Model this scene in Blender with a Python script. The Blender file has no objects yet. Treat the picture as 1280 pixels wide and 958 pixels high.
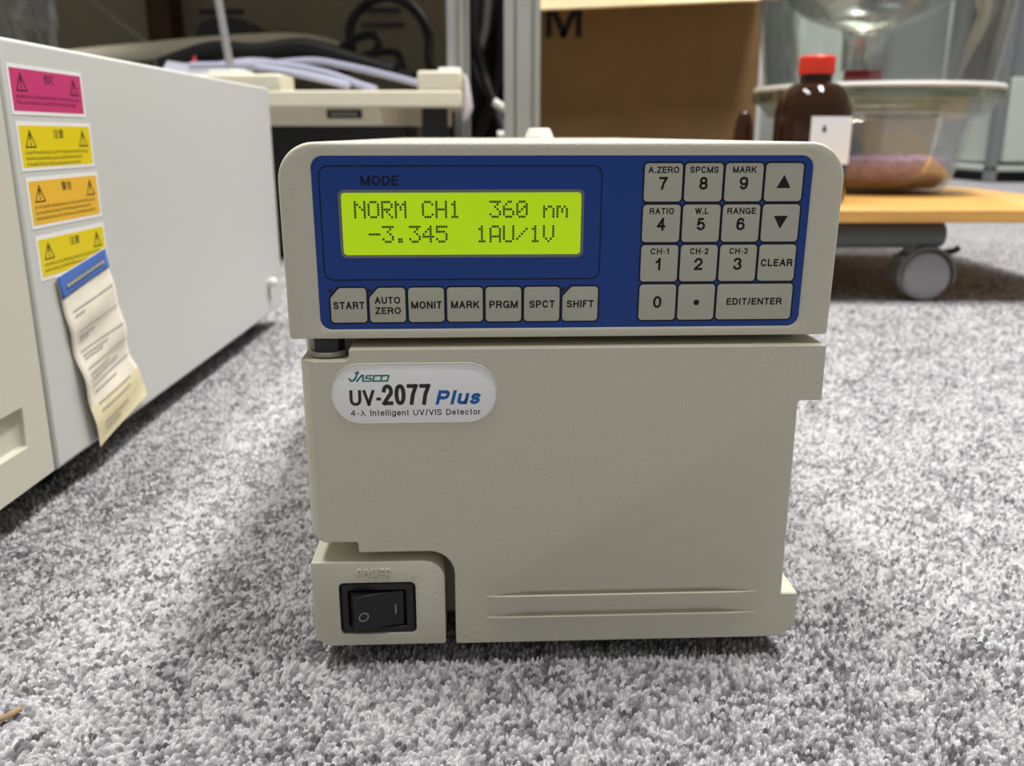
import bpy, bmesh, math, random
import numpy as np
from mathutils import Vector, Matrix, Euler
random.seed(7)
S = bpy.context.scene
C = S.collection

# ------------------------------------------------------------ camera, world, lights, exposure
F, PITCH, CAMH = 1124.0, math.radians(15.4), 0.155
cp, sp_ = math.cos(PITCH), math.sin(PITCH)
cam_d = bpy.data.cameras.new('camera'); cam = bpy.data.objects.new('camera', cam_d); C.objects.link(cam)
cam.location = (0, 0, CAMH); cam.rotation_euler = (math.radians(90) - PITCH, 0, 0)
cam_d.sensor_width = 36; cam_d.lens = 36 * F / 1280; cam_d.clip_start = 0.01
cam_d.dof.use_dof = True; cam_d.dof.focus_distance = 0.247; cam_d.dof.aperture_fstop = 18
S.camera = cam
S.view_settings.view_transform = 'Standard'; S.view_settings.look = 'None'
S.view_settings.gamma = 1; S.view_settings.use_curve_mapping = False
S.view_settings.exposure = 0.0
S.cycles.use_denoising = True
W = bpy.data.worlds.new('world'); S.world = W; W.use_nodes = True
W.node_tree.nodes['Background'].inputs[0].default_value = (0.99, 1.0, 0.98, 1)
W.node_tree.nodes['Background'].inputs[1].default_value = 0.275

def area(name, loc, sx, sy, power, col=(1, 0.985, 0.95)):
    d = bpy.data.lights.new(name, 'AREA'); d.shape = 'RECTANGLE'; d.size = sx; d.size_y = sy
    d.energy = power; d.color = col
    o = bpy.data.objects.new(name, d); C.objects.link(o); o.location = loc
    return o
area('ceiling_lamp', (-0.75, 0.50, 2.55), 0.30, 1.25, 50)
area('ceiling_lamp', (0.75, 0.55, 2.55), 0.30, 1.25, 88)
area('ceiling_lamp', (1.3, 3.2, 2.55), 0.30, 1.25, 60)

# ------------------------------------------------------------ helpers
def ray(px, py):
    u = (px - 640) / F; v = (479 - py) / F
    return Vector((u, cp + v * sp_, -sp_ + v * cp))
def at(px, py, Y):
    "world point at depth Y seen at that place of the photograph"
    d = ray(px, py); return Vector((0, 0, CAMH)) + d * (Y / d.y)
def atx(px, py, X):
    d = ray(px, py); return Vector((0, 0, CAMH)) + d * (X / d.x)

def lin(c):
    return tuple(((x / 255) / 12.92 if x / 255 <= 0.04045 else ((x / 255 + 0.055) / 1.055) ** 2.4) for x in c)

def mat(name, rgb, rough=0.5, spec=0.5, metal=0.0, bump=0.0, bscale=900, var=0.0, vscale=40, trans=0.0, alpha=1.0, emit=None, coat=0.0, ior=1.45, stretch=None):
    m = bpy.data.materials.new(name); m.use_nodes = True
    nt = m.node_tree; b = nt.nodes['Principled BSDF']
    col = lin(rgb) + (1,)
    b.inputs['Base Color'].default_value = col
    b.inputs['Roughness'].default_value = rough
    b.inputs['Specular IOR Level'].default_value = spec
    b.inputs['Metallic'].default_value = metal
    b.inputs['Transmission Weight'].default_value = trans
    b.inputs['IOR'].default_value = ior
    b.inputs['Alpha'].default_value = alpha
    b.inputs['Coat Weight'].default_value = coat
    tc = nt.nodes.new('ShaderNodeTexCoord')
    src = tc.outputs['Object']
    if stretch:
        mp = nt.nodes.new('ShaderNodeMapping'); mp.inputs['Scale'].default_value = stretch
        nt.links.new(src, mp.inputs['Vector']); src = mp.outputs['Vector']
    if var:
        n = nt.nodes.new('ShaderNodeTexNoise'); n.inputs['Scale'].default_value = vscale; n.inputs['Detail'].default_value = 4
        nt.links.new(src, n.inputs['Vector'])
        r = nt.nodes.new('ShaderNodeValToRGB')
        r.color_ramp.elements[0].position = 0.3; r.color_ramp.elements[1].position = 0.7
        r.color_ramp.elements[0].color = tuple(max(0, c * (1 - var)) for c in col[:3]) + (1,)
        r.color_ramp.elements[1].color = tuple(min(1, c * (1 + var)) for c in col[:3]) + (1,)
        nt.links.new(n.outputs['Fac'], r.inputs['Fac']); nt.links.new(r.outputs['Color'], b.inputs['Base Color'])
    if bump:
        n = nt.nodes.new('ShaderNodeTexNoise'); n.inputs['Scale'].default_value = bscale; n.inputs['Detail'].default_value = 3
        nt.links.new(src, n.inputs['Vector'])
        bp = nt.nodes.new('ShaderNodeBump'); bp.inputs['Strength'].default_value = bump; bp.inputs['Distance'].default_value = 0.0006
        nt.links.new(n.outputs['Fac'], bp.inputs['Height']); nt.links.new(bp.outputs['Normal'], b.inputs['Normal'])
    if emit:
        b.inputs['Emission Color'].default_value = lin(emit[0]) + (1,); b.inputs['Emission Strength'].default_value = emit[1]
    return m

def thin_glass(name, tint, refl=0.10, rough=0.03):
    m = bpy.data.materials.new(name); m.use_nodes = True; nt = m.node_tree; nt.nodes.clear()
    out = nt.nodes.new('ShaderNodeOutputMaterial'); mx = nt.nodes.new('ShaderNodeMixShader')
    tr = nt.nodes.new('ShaderNodeBsdfTransparent'); tr.inputs[0].default_value = tint + (1,)
    gl = nt.nodes.new('ShaderNodeBsdfGlossy'); gl.inputs['Roughness'].default_value = rough
    lw = nt.nodes.new('ShaderNodeLayerWeight'); lw.inputs['Blend'].default_value = 0.28
    mr = nt.nodes.new('ShaderNodeMapRange'); mr.inputs['To Min'].default_value = refl * 0.35; mr.inputs['To Max'].default_value = 0.6
    nt.links.new(lw.outputs['Fresnel'], mr.inputs['Value']); nt.links.new(mr.outputs[0], mx.inputs[0])
    nt.links.new(tr.outputs[0], mx.inputs[1]); nt.links.new(gl.outputs[0], mx.inputs[2]); nt.links.new(mx.outputs[0], out.inputs[0])
    return m

def link(name, me, mats, parent=None, smooth=None, bevel=None, seg=2, ang=35):
    o = bpy.data.objects.new(name, me); C.objects.link(o)
    for m in (mats if isinstance(mats, (list, tuple)) else [mats]): me.materials.append(m)
    if parent is not None: o.parent = parent
    if bevel:
        b = o.modifiers.new('Bevel', 'BEVEL'); b.width = bevel; b.segments = seg; b.limit_method = 'ANGLE'; b.angle_limit = math.radians(ang)
        b.harden_normals = False
    if smooth or bevel:
        me.shade_smooth()
        try: me.set_sharp_from_angle(angle=math.radians(smooth if smooth else 40))
        except Exception: pass
    return o

def from_bm(bm, weld=True):
    if weld: bmesh.ops.remove_doubles(bm, verts=bm.verts, dist=1e-7)
    bmesh.ops.recalc_face_normals(bm, faces=bm.faces)
    me = bpy.data.meshes.new('m'); bm.to_mesh(me); bm.free()
    return me

def pydata(v, f):
    bm = bmesh.new(); vs = [bm.verts.new(p) for p in v]
    for q in f:
        try: bm.faces.new([vs[i] for i in q])
        except ValueError: pass
    return from_bm(bm, False)

def add_loft(bm, loops, cap0=True, cap1=True, closed=True, mi=0):
    rows = [[bm.verts.new(p) for p in L] for L in loops]
    n = len(rows[0])
    for a, b in zip(rows, rows[1:]):
        for i in range(n if closed else n - 1):
            j = (i + 1) % n
            f = bm.faces.new((a[i], a[j], b[j], b[i])); f.material_index = mi
    if cap0: bm.faces.new(rows[0]).material_index = mi
    if cap1: bm.faces.new(list(reversed(rows[-1]))).material_index = mi
    return rows

def add_box(bm, x0, x1, y0, y1, z0, z1, mi=0):
    add_loft(bm, [[(x0, y0, z0), (x1, y0, z0), (x1, y1, z0), (x0, y1, z0)], [(x0, y0, z1), (x1, y0, z1), (x1, y1, z1), (x0, y1, z1)]], mi=mi)

def box_me(*a):
    bm = bmesh.new(); add_box(bm, *a); return from_bm(bm)

def rrect(x0, z0, x1, z1, r, n=6):
    "rounded rectangle, r = one radius or [bottom-left, bottom-right, top-right, top-left]"
    if not isinstance(r, (list, tuple)): r = [r] * 4
    pts = []
    for (cx, cz, a0, rr) in ((x0 + r[0], z0 + r[0], 180, r[0]), (x1 - r[1], z0 + r[1], 270, r[1]), (x1 - r[2], z1 - r[2], 0, r[2]), (x0 + r[3], z1 - r[3], 90, r[3])):
        for k in range(n + 1):
            a = math.radians(a0 + 90 * k / n)
            pts.append((cx + rr * math.cos(a), cz + rr * math.sin(a)))
    return pts

def add_lathe(bm, prof, c=(0, 0, 0), n=48, mi=0, cap0=True, cap1=True):
    loops = [[(c[0] + r * math.cos(2 * math.pi * k / n), c[1] + r * math.sin(2 * math.pi * k / n), c[2] + z) for k in range(n)] for r, z in prof]
    add_loft(bm, loops, cap0, cap1, mi=mi)
def lathe_me(prof, c=(0, 0, 0), n=48, **k):
    bm = bmesh.new(); add_lathe(bm, prof, c, n, **k); return from_bm(bm)

def spline(pts, k=8):
    P = [Vector(p) for p in pts]; P = [2 * P[0] - P[1]] + P + [2 * P[-1] - P[-2]]; out = []
    for i in range(1, len(P) - 2):
        for s in range(k):
            t = s / k; a, b, c, d = P[i - 1:i + 3]
            out.append(0.5 * ((2 * b) + (c - a) * t + (2 * a - 5 * b + 4 * c - d) * t * t + (3 * b - a - 3 * c + d) * t ** 3))
    out.append(P[-2]); return out
def add_tube(bm, pts, r, n=10, mi=0, flat=1.0):
    pts = [Vector(p) for p in pts]; loops = []
    T0 = (pts[1] - pts[0]).normalized()
    N = T0.orthogonal().normalized()
    for i, p in enumerate(pts):
        T = (pts[min(i + 1, len(pts) - 1)] - pts[max(i - 1, 0)]).normalized()
        N = (N - T * N.dot(T)).normalized(); B = T.cross(N)
        rr = r[i] if isinstance(r, (list, tuple)) else r
        loops.append([p + (N * math.cos(2 * math.pi * k / n) + B * math.sin(2 * math.pi * k / n) * flat) * rr for k in range(n)])
    add_loft(bm, loops, mi=mi)
def tube_me(pts, r, n=10, flat=1.0):
    bm = bmesh.new(); add_tube(bm, pts, r, n, flat=flat); return from_bm(bm)

def empty(name, loc, rz=0.0):
    o = bpy.data.objects.new(name, None); C.objects.link(o); o.location = loc; o.rotation_euler = (0, 0, rz); o.empty_display_size = 0.02
    return o
def tag(o, label=None, cat=None, group=None, kind=None):
    if label: o['label'] = label
    if cat: o['category'] = cat
    if group: o['group'] = group
    if kind: o['kind'] = kind
    return o

DG = bpy.context.evaluated_depsgraph_get
def text_me(s, x0, z0, x1, z1, y, bold=0.0, shear=0.0, depth=0.02, to=None, unit=1e-3, spacing=1.0):
    "lettering fitted to the box x0..x1, z0..z1 on the plane y (all in mm)"
    cu = bpy.data.curves.new('t', 'FONT'); cu.body = s; cu.size = 1; cu.offset = bold; cu.shear = shear; cu.resolution_u = 4
    cu.space_character = spacing; cu.space_line = 0.95; cu.align_x = 'CENTER'
    o = bpy.data.objects.new('t', cu); C.objects.link(o)
    bpy.context.view_layer.update()
    me = bpy.data.meshes.new_from_object(o.evaluated_get(DG()))
    bpy.data.objects.remove(o); bpy.data.curves.remove(cu)
    n = len(me.vertices); co = np.zeros(n * 3); me.vertices.foreach_get('co', co); co = co.reshape(-1, 3)
    lo, hi = co.min(0), co.max(0); q = (co - lo) / np.maximum(hi - lo, 1e-9)
    X = x0 + q[:, 0] * (x1 - x0); Z = z0 + q[:, 1] * (z1 - z0)
    P = np.stack([X, np.full(n, y), Z], 1) * unit
    if to is not None: P = np.array([to(*p) for p in P])
    me.vertices.foreach_set('co', P.ravel()); me.update()
    return me

def boolean(me, cutters):
    o = bpy.data.objects.new('b', me); C.objects.link(o); tmp = []
    for c in cutters:
        co = bpy.data.objects.new('c', c); C.objects.link(co); tmp.append(co)
        m = o.modifiers.new('x', 'BOOLEAN'); m.operation = 'DIFFERENCE'; m.solver = 'EXACT'; m.object = co
    bpy.context.view_layer.update()
    r = bpy.data.meshes.new_from_object(o.evaluated_get(DG()))
    for q in tmp + [o]: bpy.data.objects.remove(q)
    return r

def mm(p): return tuple(v * 1e-3 for v in p)
def ring(out, y): return [mm((x, y, z)) for x, z in out]

# drawn sans lettering: each glyph is a set of stroked centre lines in a unit box
def ea(cx, cy, rx, ry, a0, a1, n=14, pw=1.12):
    o = []
    for k in range(n + 1):
        a = math.radians(a0 + (a1 - a0) * k / n); c, s_ = math.cos(a), math.sin(a)
        o.append((cx + rx * math.copysign(abs(c) ** (1 / pw), c), cy + ry * math.copysign(abs(s_) ** (1 / pw), s_)))
    return o
_six = [ea(.5, .30, .5, .30, 0, 360, 20), [(0, .31), (0, .55)] + ea(.5, .55, .48, .45, 180, 42, 10)]
GL = {'A': (.74, [[(0, 0), (.5, 1), (1, 0)], [(.2, .33), (.8, .33)]], 0), 'C': (.72, [ea(.5, .5, .5, .5, 38, 322, 22)]), 'D': (.70, [[(0, 0), (0, 1), (.45, 1)] + ea(.45, .5, .55, .5, 90, -90, 12) + [(0, 0)]]),
      'E': (.60, [[(1, 1), (0, 1), (0, 0), (1, 0)], [(0, .52), (.9, .52)]]), 'F': (.56, [[(1, 1), (0, 1), (0, 0)], [(0, .52), (.88, .52)]]), 'Y': (.68, [[(0, 1), (.5, .42), (1, 1)], [(.5, .42), (.5, 0)]]), 'B': (.66, [[(0, 0), (0, 1), (.55, 1)] + ea(.55, .76, .38, .24, 90, -90, 8) + [(0, .52)], [(.55, .52)] + ea(.55, .26, .45, .26, 90, -90, 8) + [(0, 0)]]), 'G': (.76, [ea(.5, .5, .5, .5, 38, 320, 22), [(.55, .42), (1, .42), (1, 0)]]), 'H': (.70, [[(0, 0), (0, 1)], [(1, 0), (1, 1)], [(0, .52), (1, .52)]]),
      'I': (.14, [[(.5, 0), (.5, 1)]]), 'K': (.72, [[(0, 0), (0, 1)], [(.98, 1), (0, .36)], [(.34, .6), (1, 0)]]), 'L': (.56, [[(0, 1), (0, 0), (1, 0)]]), 'M': (.84, [[(0, 0), (0, 1), (.5, 0), (1, 1), (1, 0)]]),
      'N': (.72, [[(0, 0), (0, 1), (1, 0), (1, 1)]]), 'O': (.78, [ea(.5, .5, .5, .5, 0, 360, 28)]), 'P': (.64, [[(0, 0), (0, 1), (.6, 1)] + ea(.6, .73, .4, .27, 90, -90, 10) + [(0, .46)]]),
      'R': (.70, [[(0, 0), (0, 1), (.6, 1)] + ea(.6, .74, .38, .26, 90, -90, 10) + [(0, .48)], [(.6, .48), (.86, .4), (.92, .2), (1, 0)]]),
      'S': (.66, [ea(.5, .755, .48, .245, 22, 240, 14, 1) + ea(.5, .265, .5, .265, 62, -158, 14, 1)]), 'T': (.62, [[(0, 1), (1, 1)], [(.5, 0), (.5, 1)]]), 'U': (.70, [[(0, 1), (0, .4)] + ea(.5, .4, .5, .4, 180, 360, 14) + [(1, .4), (1, 1)]]),
      'V': (.70, [[(0, 1), (.5, 0), (1, 1)]]), 'W': (1.0, [[(0, 1), (.26, 0), (.5, 1), (.74, 0), (1, 1)]]), 'X': (.7, [[(0, 0), (1, 1)], [(0, 1), (1, 0)]]), 'Z': (.62, [[(0, 1), (1, 1), (0, 0), (1, 0)]]),
      '0': (.56, [ea(.5, .5, .5, .5, 0, 360, 28)]), '1': (.34, [[(0, .72), (.5, .78), (.95, 1), (.95, 0)]]), '2': (.56, [ea(.5, .7, .5, .3, 170, -30, 12, 1) + [(.5, .32), (0, 0), (1, 0)]]),
      '3': (.56, [ea(.48, .76, .46, .24, 165, -82, 12, 1), ea(.48, .26, .52, .27, 88, -165, 14, 1)]), '4': (.58, [[(.74, 0), (.74, 1), (0, .3), (1, .3)]]), '5': (.56, [[(.92, 1), (.18, 1), (.06, .5)] + ea(.48, .32, .52, .32, 128, -145, 16, 1)]),
      '6': (.56, _six), '7': (.56, [[(0, 1), (1, 1), (.55, .5), (.35, 0)]]), '8': (.56, [ea(.5, .75, .43, .25, 0, 360, 20, 1), ea(.5, .26, .5, .26, 0, 360, 20, 1)]),
      '9': (.56, [[(1 - x, 1 - y) for x, y in L_] for L_ in _six]), '.': (.14, [[(.5, 0), (.5, .04)]]), '-': (.34, [[(0, .38), (1, .38)]]), '/': (.34, [[(0, -.04), (1, 1.04)]]), ' ': (.3, []),
      'l': (.14, [[(.5, 0), (.5, 1)]]), 'u': (.56, [[(0, .72), (0, .25)] + ea(.5, .25, .5, .25, 180, 330, 8) + [(1, .25)], [(1, .72), (1, 0)]]),
      's': (.52, [ea(.5, .555, .46, .165, 25, 240, 10, 1) + ea(.5, .185, .5, .185, 62, -158, 10, 1)]), 'n': (.52, [[(0, 0), (0, .72)], [(0, .45)] + ea(.5, .42, .5, .28, 165, 0, 8) + [(1, 0)]]), 't': (.32, [[(.4, .95), (.4, .15), (.55, 0), (1, 0)], [(0, .70), (1, .70)]]), 'e': (.54, [[(0, .37), (1, .37)] + ea(.5, .36, .5, .36, 5, 318, 18)]), 'i': (.14, [[(.5, 0), (.5, .70)], [(.5, .97), (.5, 1)]]), 'g': (.56, [ea(.5, .36, .5, .36, 0, 360, 20), [(1, .72), (1, -.02)] + ea(.5, -.02, .5, .26, 0, -150, 8)]), 'c': (.52, [ea(.5, .36, .5, .36, 40, 320, 16)]), 'o': (.56, [ea(.5, .36, .5, .36, 0, 360, 20)]), 'r': (.34, [[(0, 0), (0, .72)], [(0, .42)] + ea(.75, .40, .75, .30, 170, 80, 6)]), '\u03bb': (.6, [[(.05, 1), (.28, .97), (.98, 0)], [(.52, .62), (0, 0)]]), 'p': (.58, [[(0, -.25), (0, .72)], ea(.5, .36, .5, .36, 0, 360, 20)])}
def glyph_text(s, x0, z0, x1, z1, y, sw=.17, shear=0.0, depth=.02, gap=None, unit=1e-3):
    "bold sans lettering fitted to x0..x1, z0..z1 (mm); sw = stroke width as a share of the cap height"
    H = z1 - z0; w = sw * H; gap = (.13 if gap is None else gap) * H
    nat = [max(GL[c][0] * H, w) for c in s]; tot = sum(nat) + gap * (len(s) - 1)
    k = (x1 - x0) / tot; bm = bmesh.new(); x = x0
    for c, wd in zip(s, nat):
        W = wd * k; strips = []
        for line in GL[c][1]:
            P0 = [Vector((w / 2 + a * max(0, W - w) if W > w else W / 2, w / 2 + b * (H - w))) for a, b in line]
            P = [P0[0]]
            for v in P0[1:]:
                if (v - P[-1]).length > 1e-3 * H: P.append(v)
            closed = (P[0] - P[-1]).length < 1e-3 * H
            if closed: P = P[:-1]
            runs = [[P[0]]]
            for a, b in zip(P[1:], P[2:] + [None]):
                runs[-1].append(a)
                if b is not None and not closed and (a - runs[-1][-2]).angle(b - a) > math.radians(100): runs.append([a])
            for P in runs: strips.append((P, closed))
        for P, closed in strips:
            n = len(P); off = []
            for i in range(n):
                if closed: a, b, c_ = P[i - 1], P[i], P[(i + 1) % n]
                else: a, b, c_ = (P[i - 1] if i else None), P[i], (P[i + 1] if i < n - 1 else None)
                d1 = (b - a).normalized() if a is not None else None; d2 = (c_ - b).normalized() if c_ is not None else None
                if d1 is None: d1 = d2; b = b - d2 * w * .5 if abs(d2.x) < .95 or c in 'EFHTZLC7' else b
                if d2 is None: d2 = d1; b = b + d1 * w * .5 if abs(d1.x) < .95 or c in 'EHTZL24' else b
                n1 = Vector((-d1.y, d1.x)); n2 = Vector((-d2.y, d2.x)); m_ = n1 + n2
                m_ = m_ / max(.42, m_.length_squared / 2) if m_.length > 1e-5 else n1
                off.append((b + m_ * w / 2, b - m_ * w / 2))
            T = lambda v: (x + v.x + shear * v.y, z0 + v.y)
            cnt = n if closed else n - 1
            lv = [[bm.verts.new(((T(q)[0]) * unit, yy * unit, T(q)[1] * unit)) for q in o for yy in (y, y + depth)] for o in off]
            for i in range(cnt):
                a, b = lv[i], lv[(i + 1) % n]
                bm.faces.new((a[0], b[0], b[2], a[2])); bm.faces.new((a[1], a[3], b[3], b[1])); bm.faces.new((a[0], a[1], b[1], b[0])); bm.faces.new((a[2], b[2], b[3], a[3]))
            if not closed:
                for a in (lv[0], lv[-1]): bm.faces.new((a[0], a[2], a[3], a[1]))
        x += W + gap * k
    return from_bm(bm, False)

# ------------------------------------------------------------ materials
M = {}
M['beige'] = mat('beige_textured_paint', (205, 201, 183), 0.55, 0.35, bump=0.3, bscale=900)
M['blue'] = mat('blue_panel_film', (28, 66, 142), 0.34, 0.3, bump=0.04, bscale=500)
M['navy'] = mat('navy_print', (12, 20, 44), 0.45, 0.3)
M['key'] = mat('grey_key_film', (184, 182, 166), 0.42, 0.4, bump=0.05, bscale=700)
M['ink'] = mat('black_ink', (24, 24, 26), 0.5, 0.3)
M['bezelgrey'] = mat('grey_display_rim', (112, 118, 116), 0.3, 0.5)
M['lcd'] = mat('lime_backlit_display', (160, 190, 10), 0.35, 0.4, var=0.04, vscale=30, emit=((182, 222, 0), 0.5))
M['lcdink'] = mat('display_pixel', (52, 66, 14), 0.4, 0.3, emit=((80, 104, 8), 0.10))
M['led'] = mat('dark_indicator', (22, 34, 62), 0.4, 0.4)
M['black'] = mat('black_plastic', (24, 25, 27), 0.38, 0.5, bump=0.08, bscale=900)
M['blackrub'] = mat('black_rubber', (20, 20, 21), 0.75, 0.2)
M['whiteprint'] = mat('pale_print', (150, 152, 155), 0.5, 0.3)
M['badge'] = mat('silver_white_badge', (246, 246, 245), 0.38, 0.5, bump=0.03, bscale=600)
M['teal'] = mat('teal_ink', (38, 128, 128), 0.5, 0.3)
M['grey_ink'] = mat('dark_grey_ink', (54, 52, 52), 0.5, 0.3)
M['blue_ink'] = mat('blue_ink', (36, 102, 176), 0.5, 0.3)
M['washer'] = mat('grey_washer', (150, 148, 138), 0.4, 0.4)
M['whitecap'] = mat('milky_plastic', (232, 234, 230), 0.35, 0.5)
M['instr_grey'] = mat('cool_grey_paint', (203, 204, 201), 0.5, 0.4, bump=0.05, bscale=700)
M['instr_beige'] = mat('warm_beige_paint', (204, 201, 186), 0.5, 0.4, bump=0.06, bscale=700)
M['sticker_white'] = mat('white_label_stock', (240, 240, 240), 0.35, 0.5)
M['pink'] = mat('magenta_label_ink', (205, 58, 120), 0.3, 0.5)
M['yellow'] = mat('yellow_label_ink', (234, 210, 14), 0.3, 0.5)
M['orange'] = mat('amber_label_ink', (240, 188, 56), 0.3, 0.5)
M['paper'] = mat('yellowed_paper', (236, 229, 214), 0.8, 0.2, var=0.06, vscale=60, bump=0.1, bscale=160)
M['paperblue'] = mat('blue_paper_header', (84, 118, 196), 0.7, 0.2, var=0.08, vscale=90)
M['paperink'] = mat('faded_form_ink', (176, 172, 172), 0.8, 0.2)
M['cream'] = mat('cream_coated_steel', (222, 216, 194), 0.5, 0.4, var=0.03, vscale=20)
M['steel'] = mat('steel_rod', (190, 190, 190), 0.35, 0.5, metal=0.7)
M['alu'] = mat('aluminium_profile', (176, 180, 176), 0.42, 0.5, metal=0.55, var=0.05, vscale=8)
M['cable'] = mat('black_cable_sheath', (20, 20, 22), 0.5, 0.4)
M['lav'] = mat('pale_violet_cable', (176, 178, 204), 0.5, 0.4)
M['carton'] = mat('brown_corrugated_card', (128, 103, 70), 0.85, 0.15, var=0.06, vscale=18, bump=0.1, bscale=120)
M['flap'] = mat('pale_card_liner', (226, 208, 168), 0.85, 0.15, var=0.04, vscale=25)
M['wood'] = mat('oak_veneer', (222, 168, 92), 0.45, 0.4, var=0.10, vscale=14, stretch=(1, 9, 9))
M['darkgrey'] = mat('dark_grey_tube', (86, 88, 88), 0.45, 0.45)
M['casterhub'] = mat('mid_grey_caster', (150, 150, 152), 0.5, 0.4)
M['casterhood'] = mat('grey_caster_hood', (112, 111, 106), 0.5, 0.4)
M['amber'] = mat('amber_glass', (48, 25, 8), 0.07, 0.45, var=0.2, vscale=14)
M['red'] = mat('red_screw_cap', (222, 58, 36), 0.4, 0.4)
M['label'] = mat('white_paper_label', (236, 238, 244), 0.6, 0.3)
M['glass'] = thin_glass('clear_lab_glass', (0.965, 0.975, 0.965), 0.12)
M['glassg'] = mat('green_edge_glass', (214, 220, 200), 0.08, 0.6, trans=0.97, ior=1.2)
M['frost'] = mat('ground_glass', (236, 236, 232), 0.5, 0.5, trans=0.2)
M['gel'] = mat('violet_silica_gel', (170, 142, 190), 0.6, 0.4, var=0.3, vscale=160)
M['gelbrown'] = mat('brown_powder', (158, 112, 60), 0.7, 0.3, var=0.2, vscale=60)
M['stopper'] = mat('dark_red_stopper', (140, 40, 52), 0.5, 0.4)
M['olive'] = mat('drab_back_panel', (140, 131, 110), 0.7, 0.3, var=0.05, vscale=5)
M['darkbrown'] = mat('dark_brown_wood', (66, 44, 24), 0.6, 0.3, var=0.15, vscale=12)
M['bag'] = thin_glass('clear_plastic_film', (0.86, 0.87, 0.86), 0.3, 0.2)
M['wallwhite'] = mat('off_white_wall_paint', (222, 222, 218), 0.7, 0.3, var=0.02, vscale=3)
M['skirting'] = mat('black_skirting', (26, 26, 28), 0.5, 0.4)
M['cabgrey'] = mat('grey_green_steel', (186, 192, 184), 0.45, 0.4, var=0.03, vscale=4)
M['midgrey'] = mat('slate_steel', (120, 122, 124), 0.45, 0.4, var=0.04, vscale=4)
M['straw'] = mat('dry_straw', (150, 126, 96), 0.7, 0.3, var=0.25, vscale=300)

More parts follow.
